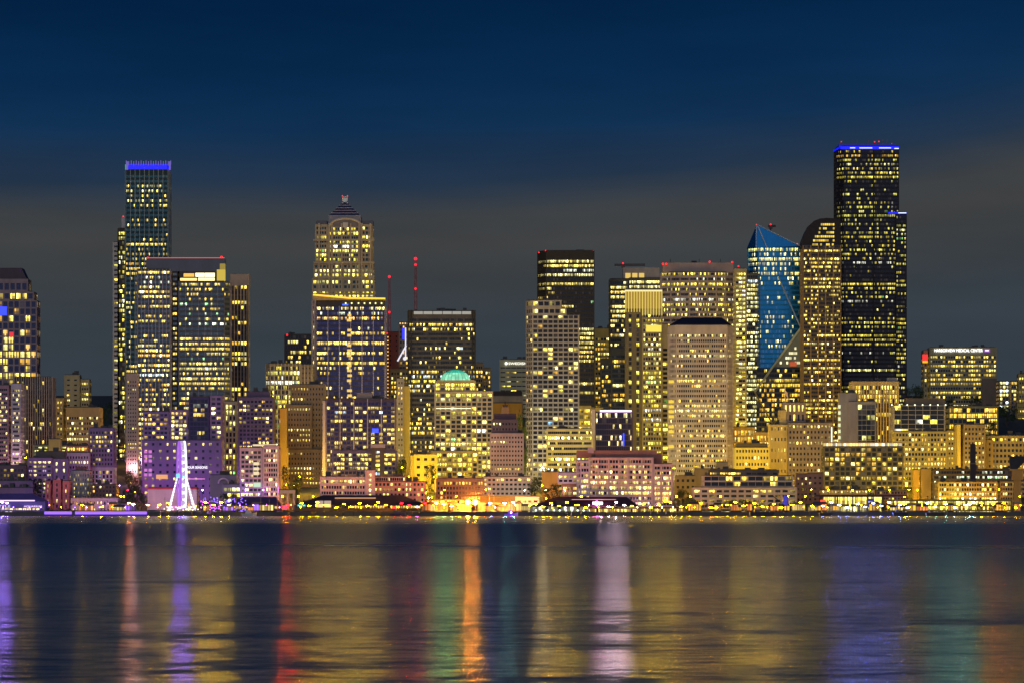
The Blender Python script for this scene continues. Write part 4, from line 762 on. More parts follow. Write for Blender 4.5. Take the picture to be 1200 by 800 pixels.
s = B('ferry_terminal', 'tall golden glass hall with dark flat roof and column bays at the right waterfront', 'terminal', 2830,
  [(962, 1034, 580.5, dict(over={0: (.95, 'yel', 1.2), 1: (1, 'warm', 1.2)}))], fp=10.5, cp=2.6, hf=.74, wf=.88, wall=(.34, .22, .06), rows=(1, 0, 1), pal='yel', topb=1.2, depth=16, plant=False, mode='band', fin=18, finw=.7, fpr=.5, finc=(.05, .04, .06))
pbox(s, 'flat_roof', 954, 1062, 579, 581, wallmat((.05, .045, .09)), -3.5, 20)
pbox(s, 'blue_sign', 1016, 1024, 583.5, 593.5, emit((.04, .05, .5), .45, False), -2.4, .5); pbox(s, 'white_sign', 1017.5, 1022.5, 587, 588.5, emit((.9, .95, 1), 1.4, False), -2.6, .3)
pbox(s, 'red_sign', 961, 967, 585, 588, emit((1, .06, .02), 1.6, False), -2, .4)
bl = empty('sail_sculpture', (X(920, 2815), 2815, 2.4), 'blue lit sail-shaped panel on dark pilings at the right waterfront', 'sculpture')
q = MB(); q.xzprism([(-1.7, 4.6), (1.5, 3.2), (1.9, 8.6), (-.6, 9.4), (-.9, 7)], -.3, .3); q.build('sail', emit((.03, .035, .9), .45, False), bl)
q = MB(); [q.bar((x, .4, -4.5), (x, .4, 5), .3) for x in (-5, -3, -1, 1, 3)]; q.bar((-7, .5, 9), (-2, .5, 5), .3); q.build('piling', wallmat((.03, .025, .02)), bl)
gn = empty('loading_gantry', (X(1192, 2860), 2860, tz(2860)), 'dark slanted loading gantry on an orange lit pedestal at the right edge', 'gantry')
k = 2860 / FPX; zz = lambda y: Z(y, 2860) - tz(2860)
q = MB(); q.hexa([(-3, -2, zz(562)), (3, -2, zz(562)), (3, 2, zz(562)), (-3, 2, zz(562)), (-3, -2, zz(551)), (3, -2, zz(551)), (3, 2, zz(551)), (-3, 2, zz(551))]); q.box(-4, 5.5, -2.2, 2.2, zz(551), zz(549)); q.box(-2, 2, -1.5, 1.5, -1, zz(562)); q.build('pedestal', wallmat((.62, .32, .08)), gn)
q = MB(); q.xzprism([(-4, zz(549)), (0, zz(549)), (6, zz(537)), (6, zz(534)), (-4.5, zz(534))], -1.5, 1.5); q.build('boom', wallmat((.03, .03, .04)), gn)
# ================================================================== the wheel
Yw = 2848; wx, wz = X(213, Yw), Z(557, Yw); Rw = 19.6
wh = empty('observation_wheel', (wx, Yw, 2.4), 'tall observation wheel seen nearly edge-on, glowing white and violet', 'ferris wheel'); wh.rotation_euler.z = math.radians(7)
hz = wz - 2.4
WW = emit((.92, .86, 1), 1.8); WV = emit((.5, .15, 1), .8); WC = emit((.2, .7, 1), 1.2)
N = 42
for sx, nm in ((-1.5, 0), (1.5, 1)):
    q = MB()
    for k in range(N):
        P = lambda j, r: (sx, r * math.cos(2 * PI * j / N), hz + r * math.sin(2 * PI * j / N))
        q.bar(P(k, Rw), P(k + 1, Rw), .55, 0, 5); q.bar(P(k, Rw - 2), P(k + 1, Rw - 2), .35, 0, 4)
        if k % 2 == 0: q.bar((sx * .6, 0, hz), P(k, Rw), .12, 0, 4)
    q.build('rim', WW if nm else WV, wh)
q = MB(); q.bar((-3.2, 0, hz), (3.2, 0, hz), 1.3, 0, 10); q.build('hub', WC, wh)
for sx in (-1, 1):
    for sy in (-1, 1):
        q = MB(); a = (sx * 2.4, 0, hz); c = (sx * 7.5, sy * 8.5, 0)
        A, C = Vector(a), Vector(c)
        for t in range(12): q.bar(A.lerp(C, t / 12), A.lerp(C, (t + .72) / 12), .36, 0, 6)
        q.bar(a, c, .22, 1, 6); q.build('leg', [emit((1, .85, 1), 1.8), wallmat((.7, .7, .72))], wh)
g0 = MB(); g0.ball((0, 0, -1.2), 1.15, 0, 10, 6, 1.1); g0.box(-.7, .7, -.7, .7, -.1, .15, 1); gm = g0.mesh('gondola', [emit((.8, .6, 1), .7, False), wallmat((.6, .6, .65))])
for k in range(28):
    o = bpy.data.objects.new('gondola', gm); COL.objects.link(o); o.parent = wh; t = 2 * PI * (k + .5) / 28; o.location = (0, (Rw + .4) * math.cos(t), hz + (Rw + .4) * math.sin(t))
q = MB(); q.box(-10, 10, -11, 11, -.4, .6); q.box(-6, 6, -8, -5, .6, 3.4); q.build('platform', wallmat((.45, .42, .45)), wh)
q = MB(); [q.ball((R.uniform(-11, 11), R.uniform(-12, -8), R.uniform(.8, 3)), .4, 0, 5, 3) for _ in range(34)]; q.build('platform_lights', emit((.9, .85, .55), 3.0), wh)
# ================================================================== masts and cranes
def mast(px, ytop, wbase, Y, label, lights):
    zb = tz(Y); r = empty('radio_mast', (X(px, Y), Y, zb), label, 'radio mast'); h = Z(ytop, Y) - zb; w = wbase * Y / FPX / 2
    q = MB(); n = 16; lv = lambda t: max(.5, w * (1 - t) + .5 * t)
    C = [(-1, -1), (1, -1), (1, 1), (-1, 1)]
    for k in range(n):
        a, b_ = k / n, (k + 1) / n
        for i in range(4):
            c, d = C[i], C[(i + 1) % 4]
            q.bar((c[0] * lv(a), c[1] * lv(a), h * a), (c[0] * lv(b_), c[1] * lv(b_), h * b_), .42, 0, 4)
            q.bar((c[0] * lv(a), c[1] * lv(a), h * a), (d[0] * lv(b_), d[1] * lv(b_), h * b_), .25, 0, 3)
    q.build('lattice', wallmat((.42, .16, .15)), r)
    for py, rad in lights:
        q = MB(); q.ball((0, -1.5, Z(py, Y) - zb), rad * .55); q.build('beacon', emit((1, .012, .03), 2.2, False), r)
mast(456.3, 322, 5, 4900, 'slim radio mast with two red beacons behind the red tower', [(324.5, 2.3), (366, 1.9)])
mast(487, 299, 6, 4900, 'tallest red and white radio mast with red beacons above the charcoal tower', [(303.5, 2.8), (310.5, 2.2), (338.5, 1.9)])
def crane(px0, px1, py, pxm, Y, ybase, label, rise=0.0):
    z = Z(ybase, Y); r = empty('roof_crane', (X(pxm, Y), Y, z), label, 'crane'); k = Y / FPX
    q = MB(); a = Vector(((px0 - pxm) * k, 0, (ybase - py) * k)); c = Vector(((px1 - pxm) * k, 0, (ybase - py - rise) * k))
    for o in (0, 1.0):
        q.bar(a + Vector((0, 0, o)), c + Vector((0, 0, o)), .28, 0, 4)
    for i in range(14): q.bar(a.lerp(c, i / 14) + Vector((0, 0, i % 2)), a.lerp(c, (i + 1) / 14) + Vector((0, 0, (i + 1) % 2)), .2, 0, 3)
    q.build('boom', wallmat((.12, .06, .06)), r)
    q = MB(); q.bar((0, 0, 0), (0, 0, (ybase - py) * k), .6, 0, 6); q.box(-1.2, 1.4, -1, 1, (ybase - py) * k - 1.4, (ybase - py) * k + .6); q.build('mast', wallmat((.10, .07, .07)), r)
    q = MB(); q.ball((.0, -1, (ybase - py) * k + 1.6), .6); q.build('beacon', RED, r)
crane(720, 756, 311.5, 730, 3506, 314, 'dark horizontal roof crane above the bright glass tower', -.2)
crane(900, 909, 266, 903, 3530, 271.5, 'small dark roof crane on the slope of the faceted glass peak')
# ================================================================== trees
LEAF, ln, ll = nt('foliage'); lb = ln['Principled BSDF']
tn = ln.new('ShaderNodeTexNoise'); tn.inputs['Scale'].default_value = 1.4; tr = ln.new('ShaderNodeValToRGB')
tr.color_ramp.elements[0].position = .35; tr.color_ramp.elements[0].color = (.025, .05, .012, 1); tr.color_ramp.elements[1].position = .7; tr.color_ramp.elements[1].color = (.09, .14, .03, 1)
tcx = ln.new('ShaderNodeTexCoord'); ll.new(tcx.outputs['Object'], tn.inputs['Vector']); ll.new(tn.outputs[0], tr.inputs[0]); ll.new(tr.outputs[0], lb.inputs['Base Color']); lb.inputs['Roughness'].default_value = .7
BARK = wallmat((.07, .05, .035), .9)
def crown_mesh(seed, conical=False):
    R = random.Random(seed); q = MB(); lobes = []
    for k in range(13):
        a = R.random() * 2 * PI; z = R.uniform(.35, .95); rr = (1.05 - z) * .9 if conical else .38 * math.sin(min(1, (z - .2) / .8) * PI) ** .5 + .06
        lobes.append((math.cos(a) * rr * R.random() ** .5, math.sin(a) * rr * R.random() ** .5, z, R.uniform(.10, .2)))
    for (x, y, z, r) in lobes:
        for k in range(60):
            d = Vector((R.gauss(0, 1), R.gauss(0, 1), R.gauss(0, 1))).normalized() * r * R.uniform(.55, 1.1); c = Vector((x, y, z)) + d
            u = Vector((R.gauss(0, 1), R.gauss(0, 1), R.gauss(0, 1))).normalized(); w = u.orthogonal().normalized(); s_ = R.uniform(.022, .045)
            q.poly([c - u * s_, c + w * s_ * .6, c + u * s_, c - w * s_ * .6])
    return q.mesh('crown', [LEAF])
def trunk_mesh(seed):
    R = random.Random(seed); q = MB(); n = 7
    for (z0, z1, r0, r1) in ((-.06, .3, .03, .022), (.3, .7, .022, .008)):
        i = len(q.v)
        for z, r in ((z0, r0), (z1, r1)):
            for k in range(n): q.v.append((r * math.cos(2 * PI * k / n), r * math.sin(2 * PI * k / n), z))
        for k in range(n): q.f.append((i + k, i + (k + 1) % n, i + n + (k + 1) % n, i + n + k)); q.m.append(0); q.c.append(None)
    for k in range(6): a = R.random() * 2 * PI; q.bar((0, 0, R.uniform(.25, .45)), (.24 * math.cos(a), .24 * math.sin(a), R.uniform(.5, .75)), .009, 0, 4)
    return q.mesh('trunk', [BARK])
CR = [crown_mesh(k, k == 3) for k in range(4)]; TR = [trunk_mesh(k) for k in range(2)]
def tree(px, Y, ytop, wpx, label, kind=0, group=None, zb=None):
    zb = tz(Y) if zb is None else zb; h = Z(ytop, Y) - zb; r = empty('tree', (X(px, Y), Y, zb), label, 'tree', group)
    w = wpx * Y / FPX
    r.scale = (w / .95, w / .95, h / 1.08); r.rotation_euler.z = (px * 1.7) % 6.28
    for nm, me in (('trunk', TR[kind % 2]), ('crown', CR[kind])):
        o = bpy.data.objects.new(nm, me); COL.objects.link(o); o.parent = r
T = 'leafy tree lit yellow by lamps between the violet shops and the white hall'
for i, (px, Y, yt, w) in enumerate([(148, 2880, 572, 12), (140, 2870, 577, 9), (158, 2885, 568, 14), (166, 2876, 575, 12)]): tree(px, Y, yt, w, T, i % 3, 'trees beside the white hall')
for i, (px, Y, yt, w) in enumerate([(57, 2835, 594, 7), (71, 2832, 593, 8), (80, 2834, 595, 7), (89, 2833, 596, 6), (98, 2834, 596, 6), (105, 2833, 596.5, 5)]): tree(px, Y, yt, w, 'small round street tree lit amber at the foot of the violet-lit left waterfront', i % 3, 'small trees on the left quay')
for i, (px, Y, yt, w, lb_) in enumerate([(151, 3020, 548, 15, 'tall tree glowing red and orange at the end of the street below the concrete tower'), (161, 2990, 556, 13, 'shorter red-lit tree in front of the concrete tower'), (47, 2900, 560, 14, 'dark tree between the long violet warehouse and the magenta brick building'),
    (349, 2930, 557, 18, 'dark round tree in the steep lit street'), (345, 2880, 570, 11, 'bright green lit tree in the steep lit street'), (334, 3000, 545, 10, 'orange lit tree high up the steep street'), (471, 2990, 533, 17, 'yellow-green lit tree right of the lower violet condominium'), (462, 2960, 546, 12, 'low yellow-green tree above the brick warehouse'),
    (503, 2990, 543, 17, 'dark tree in front of the bright yellow block'), (487, 2960, 555, 11, 'smaller dark tree left before the bright yellow block'), (611, 3100, 478, 17, 'tall pale green lit tree beside the white grid tower'), (606, 3060, 500, 12, 'green lit tree at the right flank of the cupola apartments'),
    (627, 2905, 556, 16, 'tall dark tree left of the orange floodlit block'), (647, 2890, 564, 26, 'broad dark round tree in front of the orange floodlit block'), (640, 2840, 582, 22, 'tree with an orange lamp beneath it behind the hipped pier shed'), (633, 2838, 588, 14, 'low green tree left of the hipped pier shed'),
    (791, 2870, 582, 12, 'yellow-green lit tree right of the pinkish white block'), (800, 2900, 572, 16, 'dark tree under the hip-roofed tower'), (809, 2866, 580, 14, 'green lit tree left of the long cream building'),
    (118, 3760, 474, 16, 'dark hillside tree behind the golden masonry block'), (130, 3800, 470, 18, 'larger dark hillside tree left of the slender residential tower'), (1076, 4200, 449, 16, 'dark ridge tree left of the hospital'), (1065, 4250, 452, 16, 'dark ridge tree beside the tallest black skyscraper'), (1112, 4230, 466, 18, 'dark tree in front of the hospital, left one'), (1138, 4230, 462, 26, 'broad dark tree in front of the hospital, right one'),
    (1180, 3900, 473, 30, 'large dark tree below the hillside apartment row at right'), (1160, 3640, 492, 22, 'green lit tree at the right end of the parking deck'), (1196, 2900, 581, 14, 'yellow lit tree at the right edge of the waterfront'), (262, 2900, 576, 12, 'green lit tree under the arched pavilion'), (275, 2895, 578, 10, 'small green lit tree right under the arched pavilion'), (1021, 2880, 575, 14, 'dark tree beside the blue sign of the golden glass hall'), (1033, 2826, 588, 12, 'grey-green tree between the two golden terminal halls')]): tree(px, Y, yt, w, lb_, i % 3)
for i, (px, yt, w) in enumerate([(842, 588, 11), (853, 585, 13), (862, 586, 12), (873, 584, 14), (881, 586, 12), (893, 589, 10), (826, 590, 9), (905, 588, 10)]): tree(px, 2832 + 3 * (i % 3), yt, w, 'bright yellow-green lit tree in front of the long cream pier building', i % 3, 'lit trees before the long cream building')
for k in range(22):
    px = R.choice([R.uniform(110, 175), R.uniform(500, 545), R.uniform(800, 955), R.uniform(1040, 1196)]); tree(px, R.uniform(2836, 2856), R.uniform(582, 592), R.uniform(7, 13), 'small leafy street tree behind the stalls on the waterfront', k % 3, 'street trees behind the stalls')
for i, (px, yt, w) in enumerate([(1150, 588, 12), (1163, 590, 10), (1175, 589, 11), (1060, 588, 9)]): tree(px, 2812, yt, w, 'green tree standing before the long golden ferry terminal', i % 3, 'trees before the ferry terminal')
# ================================================================== lamps
LC = {'amber': (1, .46, .0006), 'yellow': (1, .66, .001), 'white': (1, .80, .42), 'purple': (.30, .08, 1), 'magenta': (.9, .10, .7), 'orange': (1, .22, .0006), 'green': (.25, 1, .35), 'red': (1, .0006, .003), 'pink': (.9, .40, .62), 'blue': (.12, .2, 1), 'teal': (.3, .9, .75)}
_lamp = {}
def lamp(px, Y, h, col, s, r=.5, label=None, group=None, zb=None):
    key = (col, s, r, round(h, 1)); zb = tz(Y) if zb is None else zb
    loc = (X(px, Y), Y, zb)
    label = label or 'street lamp with glowing %s globe' % col; group = group or '%s street lamps' % col
    if key in _lamp:
        o = dup(_lamp[key], loc, label); o['group'] = group; return o
    o = empty('street_lamp', loc, label, 'street lamp', group)
    q = MB(); q.bar((0, 0, -.5), (0, 0, h - r), .12, 0, 6); q.build('pole', wallmat((.06, .06, .06), .5), o)
    q = MB(); q.ball((0, 0, h), r, 0, 6, 4); q.build('globe', emit(LC[col], s), o)
    _lamp[key] = o; return o
R = random.Random(99)
def zone(px):
    if px < 55: return ['purple']
    if px < 110: return ['amber', 'purple', 'amber']
    if px < 180: return ['purple', 'yellow', 'pink']
    if px < 330: return ['purple', 'magenta', 'purple', 'pink']
    if px < 480: return ['amber', 'yellow']
    if px < 570: return ['yellow', 'amber', 'orange']
    if px < 690: return ['yellow', 'white', 'pink']
    if px < 790: return ['pink', 'amber', 'white']
    return ['yellow', 'amber', 'yellow', 'yellow']
# quay lamps
QL = 'low lamp on the quay edge with %s globe'
for k in range(86):
    px = 4 + k * 14 + R.uniform(-3, 3); c = R.choice(zone(px)); s = R.choice((60, 120, 260)) * (.5 if px < 330 else 1)
    if 560 < px < 620: s = 60
    lamp(px, 2799.5 + R.random() * 4, R.choice((2.4, 3.6)), c, s, .2, QL % c, '%s lamps on the quay edge' % c)
_fl = {}
def added_wash(px, Y, c, s):  # lamps added to wash the facades, shielded on the near side
    loc = (X(px, Y), Y, tz(Y)); key = (c, s)
    if key in _fl: dup(_fl[key], loc); return
    o = empty('floodlight', loc, 'shielded floodlight added to wash the waterfront facades with %s light' % c, 'floodlight', '%s floodlights added to wash the facades' % c)
    q = MB(); q.bar((0, 0, -.5), (0, 0, 3.4), .1, 0, 6); q.build('pole', wallmat((.05, .05, .05), .5), o)
    q = MB(); q.hexa([(-.5, -.25, 3.3), (.5, -.25, 3.3), (.5, .0, 3.25), (-.5, .0, 3.25), (-.5, -.5, 4.1), (.5, -.5, 4.1), (.5, -.3, 4.2), (-.5, -.3, 4.2)]); hd = q.build('housing', wallmat((.05, .05, .05), .6), o)
    q = MB(); q.poly([(-.42, .03, 3.3), (-.42, -.25, 4.12), (.42, -.25, 4.12), (.42, .03, 3.3)]); q.build('lens', emit(LC[c], s), hd)
    _fl[key] = o
# streets behind, row by row up the hill
for (Y, step, h, s) in ((2842, 19, 8, 420), (2925 - 4, 24, 10, 520), (2978, 30, 10, 620), (3052, 34, 11, 800), (3150, 40, 11, 900), (3250, 48, 12, 1100), (3370, 60, 12, 1100)):
    px = 8 + R.uniform(0, step)
    while px < 1196:
        z_ = zone(px) if Y < 3010 else (['amber', 'yellow', 'white'] if px < 560 else (['white', 'white', 'yellow'] if px < 800 else ['yellow', 'yellow', 'amber']))
        if Y >= 3010 and px < 330: z_ = ['purple', 'amber', 'pink']
        c = R.choice(z_)
        if Y < 3010 and R.random() < .68:
            added_wash(px, Y - 6, c, s * (1.3 if px < 330 else 3.0)); px += step * R.uniform(.8, 1.2); continue
        lamp(px, Y + R.uniform(-4, 4), h, c, s * (8.0 if Y > 3010 and px > 330 else 2.4 if Y > 3010 else (.25 if px < 330 else .5)), .30, 'street lamp with glowing %s globe among the buildings' % c, '%s street lamps among the buildings' % c); px += step * R.uniform(.8, 1.2)
# hooded lamps added facing the water, to draw its coloured reflection columns
_sl = {}
def shore(px, c, s):
    s = round(s, 2); key = (c, s); loc = (X(px + .37 * ((px * 7) % 9) - 1.5, 2803), 2803 + (px % 5), 2.4 + (px * 13 % 7) * .5)
    if key in _sl: dup(_sl[key], loc); return
    o = empty('reflection_helper', loc, 'hooded lamp added on the quay to draw a %s reflection column on the water' % c, 'shore lamp', '%s lamps added for the water reflections' % c)
    q = MB(); [q.bar((x, .2, -.5), (x, .2, 2.2), .1, 0, 6) for x in (-.5, .5)]; q.build('post', wallmat((.05, .05, .05), .5), o)
    q = MB(); q.box(-.8, .8, .02, .4, 2.0, 2.6); q.box(-.8, .8, -.3, .45, 2.61, 2.7); hd = q.build('hood', wallmat((.05, .05, .05), .6), o)
    q = MB(); q.poly([(-.7, 0, 2.17), (.7, 0, 2.17), (.7, 0, 2.45), (-.7, 0, 2.45)]); q.build('lens', emit(LC[c], s * 23000 * (1.0 if c == 'gold' else .42 if c in ('red', 'teal', 'magenta') else .8 if c == 'navy' else .75 if c == 'rose' else 1.3 if c == 'violet' else .75)), hd)
    _sl[key] = o
LC['violet'] = (.34, .16, 1); LC['rose'] = (1, .62, .72); LC['salmon'] = (1, .30, .06); LC['lime'] = (.55, 1, .25); LC['gold'] = (1, .52, .002); LC['navy'] = (.14, .20, 1)
for px, c, s in ([(1, 'violet', .9), (9, 'violet', .5), (95, 'gold', .1), (118, 'gold', .1), (149, 'salmon', .9), (157, 'rose', .35), (172, 'gold', .3), (186, 'gold', .3), (198, 'gold', .3), (210, 'violet', 1.3), (216, 'violet', 1.3), (229, 'gold', .9), (239, 'gold', .9), (249, 'gold', .8), (260, 'gold', .6), (270, 'gold', .5), (334, 'red', 1.1), (340, 'red', 1.1)]
    + [(352 + 10 * k, 'gold', round(.62 * math.sin(PI * (k + .7) / 12), 1)) for k in range(12)] + [(462 + 9 * k, 'red', .2) for k in range(3)] + [(489, 'magenta', .2), (499, 'red', .3)] + [(513, 'lime', .4), (521, 'green', .5), (530, 'lime', .5), (539, 'gold', .4), (576, 'navy', .15), (590, 'teal', .3), (603, 'teal', .25)]
    + [(626 + 10 * k, 'gold', round(.42 * math.sin(PI * (k + .6) / 7), 1)) for k in range(7)] + [(703, 'rose', 1.4), (713, 'rose', 2.2), (722, 'rose', 2.2), (732, 'rose', 1.8), (740, 'gold', .9)] + [(752 + 11 * k, 'gold', .55) for k in range(4)] + [(797 + 12 * k, 'orange' if k % 2 else 'gold', .3) for k in range(4)] + [(840 + 11 * k, 'gold', round(.6 * math.sin(PI * (k + .8) / 11.5), 1)) for k in range(11)]
    + [(964 + 10 * k, 'navy', round(.62 * math.sin(PI * (k + .7) / 11.5), 1)) for k in range(11)] + [(1087 + 11 * k, 'teal', round(.4 * math.sin(PI * (k + .7) / 6.5), 1)) for k in range(6)] + [(1060, 'gold', .2), (1190, 'gold', .2), (1150, 'gold', .2)] + [(1137, 'teal', .5), (1165, 'orange', .3), (1178, 'orange', .35)]): shore(px, c, s)
for px, Y, c, s, lb_ in ((331, 2960, 'amber', 900, 'amber lamp on the left kerb of the steep street'), (340, 2990, 'orange', 700, 'orange lamp half way up the steep street'), (335, 3040, 'amber', 1400, 'amber lamp near the top of the steep street'), (343, 2920, 'red', 700, 'red traffic light low on the steep street'), (338, 2895, 'yellow', 700, 'yellow lamp at the bottom of the steep street'), (350, 2905, 'amber', 500, 'amber lamp beside the dark round tree'), (330, 2880, 'orange', 500, 'orange lamp beside the pink gateway frame'),
    (499, 2950, 'yellow', 1000, 'yellow lamp in the lane left of the bright yellow block'), (506, 2890, 'orange', 700, 'orange lamp in the lane below the bright yellow block'), (502, 2860, 'white', 600, 'white lamp at the foot of the lane below the yellow block'), (150, 2985, 'red', 900, 'red lamp under the glowing trees below the concrete tower'), (158, 2960, 'orange', 900, 'orange lamp under the glowing trees below the concrete tower'), (145, 2905, 'yellow', 700, 'yellow lamp among the trees beside the white hall'), (612, 3060, 'orange', 1600, 'orange lamp at the right flank of the cupola apartments'), (615, 3080, 'yellow', 1800, 'yellow lamp under the tall pale green tree'), (640, 2834, 'orange', 600, 'orange lamp beneath the tree behind the hipped pier shed'),
    (883, 3180, 'amber', 2200, 'amber lamp before the amber podium of columns'), (910, 3105, 'yellow', 2400, 'yellow lamp at the left flank of the old courthouse'), (1122, 3085, 'yellow', 2200, 'yellow lamp at the foot of the golden vertical shaft'), (1075, 2985, 'amber', 1600, 'amber lamp before the blank orange shafts')):
    lamp(px, Y, 7, c, s * 2.2, .3, lb_, 'lamps in the lanes between buildings')
for px, s_ in ((548.3, 'left'), (557, 'right')):
    f = empty('floodlight', (X(px, 2806), 2806, 2.4), 'glaring orange floodlight on a mast, %s one of the pair' % s_, 'floodlight', 'twin orange floodlights')
    q = MB(); q.bar((0, 0, -.5), (0, 0, 4.6), .15, 0, 6); q.build('mast', wallmat((.06, .05, .05)), f)
    q = MB(); q.ball((0, 0, 5.4), 1.25, 0, 8, 6); q.build('lamp_head', emit((1, .30, .02), 3200), f)
# ================================================================== quay, boats, people-scale shore pieces
DARKW = wallmat((.03, .028, .032), .7)
q = MB(); q.box(-2500, 2500, 2796, 2812, -4, 2.38); struct(q.build('quay', wallmat((.10, .095, .09)), None))
rl = MB()
for a, b_ in ((52, 84), (88, 140), (140, 172)):
    rl.box(X(a, 2795), X(b_, 2795), 2795.2, 2795.7, 1.0, 2.6)
tag(rl.build('railing_light', emit((.30, .12, 1), 1.5)), 'long violet light strip along the quay edge left of the wheel', 'light strip')
def barge(px0, px1, top, label, c, Y=2788):
    r = empty('barge', (X((px0 + px1) / 2, Y), Y, 0), label, 'barge'); w = (px1 - px0) / 2 * Y / FPX; h = Z(top, Y)
    q = MB(); q.hexa([(-w + .6, -3, -.5), (w - .6, -3, -.5), (w - .6, 3, -.5), (-w + .6, 3, -.5), (-w, -3.4, h), (w, -3.4, h), (w, 3.4, h), (-w, 3.4, h)]); q.build('hull', wallmat(c, .5), r)
    q = MB(); q.box(-w * .6, -w * .2, -1.5, 1.5, h, h + 1.4); q.box(w * .3, w * .6, -1.2, 1.2, h, h + .9); q.build('deckhouse', wallmat((.16, .14, .13)), r); return r
barge(878, 907, 599.2, 'dark navy barge moored below the long cream pier building', (.02, .02, .045))
barge(1085, 1106, 600.2, 'dark low barge moored before the ferry terminal', (.03, .025, .03))
barge(960, 975, 600.5, 'dark stubby barge moored before the golden glass hall', (.03, .03, .05))
barge(1046, 1064, 599.8, 'dark blue barge moored between the golden halls', (.02, .02, .05))
def boat(px, Y, ln_, label, hullm, cabm):
    r = empty('motor_boat', (X(px, Y), Y, 0), label, 'boat'); q = MB()
    S_ = [(-ln_, 1.2, 1.5), (-ln_ * .4, 1.6, 1.4), (ln_ * .4, 1.4, 1.5), (ln_ * .8, .7, 1.9), (ln_ * 1.02, .05, 2.2)]; v = []
    for x, w, z in S_: v.append([(x, -w, z), (x * .95, -w * .6, -.4), (x * .95, w * .6, -.4), (x, w, z)])
    for a, b_ in zip(v, v[1:]):
        for i in range(3): q.poly([a[i], a[i + 1], b_[i + 1], b_[i]])
        q.poly([a[3], a[0], b_[0], b_[3]])
    q.poly(v[0]); q.build('hull', hullm, r)
    q = MB(); q.hexa([(-ln_ * .5, -1, 1.4), (ln_ * .35, -1, 1.4), (ln_ * .35, 1, 1.4), (-ln_ * .5, 1, 1.4), (-ln_ * .45, -.9, 3.2), (ln_ * .1, -.9, 3.2), (ln_ * .1, .9, 3.2), (-ln_ * .45, .9, 3.2)]); q.bar((-ln_ * .2, 0, 3.2), (-ln_ * .2, 0, 5.4), .1); q.build('cabin', cabm, r)
WH = wallmat((.6, .6, .62), .4)
boat(292, 2790, 4.2, 'pale motor boat with pointed bow moored before the dark violet shed', WH, WH)
boat(466, 2790, 4.4, 'dark motor boat moored at the right end of the long gabled shed', wallmat((.06, .05, .12)), wallmat((.1, .09, .15)))
vb = boat(599, 2790, 3.8, 'violet floodlit boat moored right of the twin orange floodlights', wallmat((.35, .2, .8)), wallmat((.4, .25, .8)))
lamp(599, 2783, 2.0, 'purple', 240, .3, 'violet lamp on the water beside the violet boat', 'bright shore lamps', 0)
for k in range(52):   # small lit stalls, kiosks and awnings
    x = R.choice([R.uniform(58, 170), R.uniform(236, 345), R.uniform(500, 548), R.uniform(562, 622), R.uniform(800, 962), R.uniform(1034, 1196), R.uniform(800, 1196)])
    Y = R.uniform(2813, 2822); w_, h_ = R.uniform(1.4, 4.2), R.uniform(2.4, 4.6); zn = 'violet' if x < 345 and R.random() < .6 else 'amber'
    o = empty('market_stall', (X(x, Y), Y, tz(Y)), 'small market stall with %s lit front near the water' % zn, 'stall', '%s lit market stalls near the water' % zn)
    q = MB(); q.box(-w_, w_, 0, 3, -.4, h_); q.box(-w_ - .3, w_ + .3, -1.2, 3.2, h_, h_ + .2); q.hexa([(-w_ - .3, -1.2, h_ + .2), (w_ + .3, -1.2, h_ + .2), (w_ + .3, 3.2, h_ + .2), (-w_ - .3, 3.2, h_ + .2), (-w_ * .8, 0, h_ + 1), (w_ * .8, 0, h_ + 1), (w_ * .8, 2, h_ + 1), (-w_ * .8, 2, h_ + 1)]); q.build('booth', wallmat(R.choice([(.12, .08, .06), (.3, .22, .14), (.08, .07, .12), (.4, .3, .2)])), o)
    c = {'violet': R.choice([(.4, .15, 1), (.9, .4, .9)]), 'amber': R.choice([(1, .5, .04), (1, .72, .2), (1, .3, .05)])}[zn]; q = MB(); n_ = max(1, int(w_ * 1.4))
    for j in range(n_): q.poly([(-w_ + 2 * w_ * (j + .12) / n_, -.04, .5), (-w_ + 2 * w_ * (j + .88) / n_, -.04, .5), (-w_ + 2 * w_ * (j + .88) / n_, -.04, h_ - .4), (-w_ + 2 * w_ * (j + .12) / n_, -.04, h_ - .4)], 0, (lambda f: tuple(v * f for v in c))(R.uniform(.3, 1.6)))
    q.build('lit_front', glassmat((.02, .02, .02)), o)
for k in range(16):
    x = R.choice([R.uniform(120, 345), R.uniform(500, 620), R.uniform(800, 1196)]); Y = 2806
    o = empty('flagpole', (X(x, Y), Y, 2.4), 'bare pale pole standing on the quay', 'pole', 'bare pale poles on the quay')
    q = MB(); h_ = R.uniform(6, 11); q.bar((0, 0, -.4), (0, 0, h_), .13, 0, 6); q.bar((-.6, 0, h_ * .85), (.6, 0, h_ * .85), .08, 0, 4); q.build('pole', wallmat((.3, .26, .2)), o)
# little dark mooring piles along the quay
pm = None
for k in range(60):
    px = R.choice([R.uniform(170, 262), R.uniform(330, 500), R.uniform(620, 800), R.uniform(905, 1180)])
    loc = (X(px, 2793), 2793 + R.uniform(-1.5, 1.5), -1.5)
    if pm is None:
        q = MB(); q.bar((0, 0, 0), (0, 0, 4.4), .22, 0, 7); q.box(-.26, .26, -.26, .26, 4.3, 4.5); pm = q.mesh('mooring_pile', [DARKW])
    o = bpy.data.objects.new('mooring_pile', pm); COL.objects.link(o); o.location = loc; o.scale.z = R.uniform(.8, 1.15); tag(o, 'dark wooden mooring pile standing in the water along the quay', 'mooring pile', 'mooring piles along the quay')
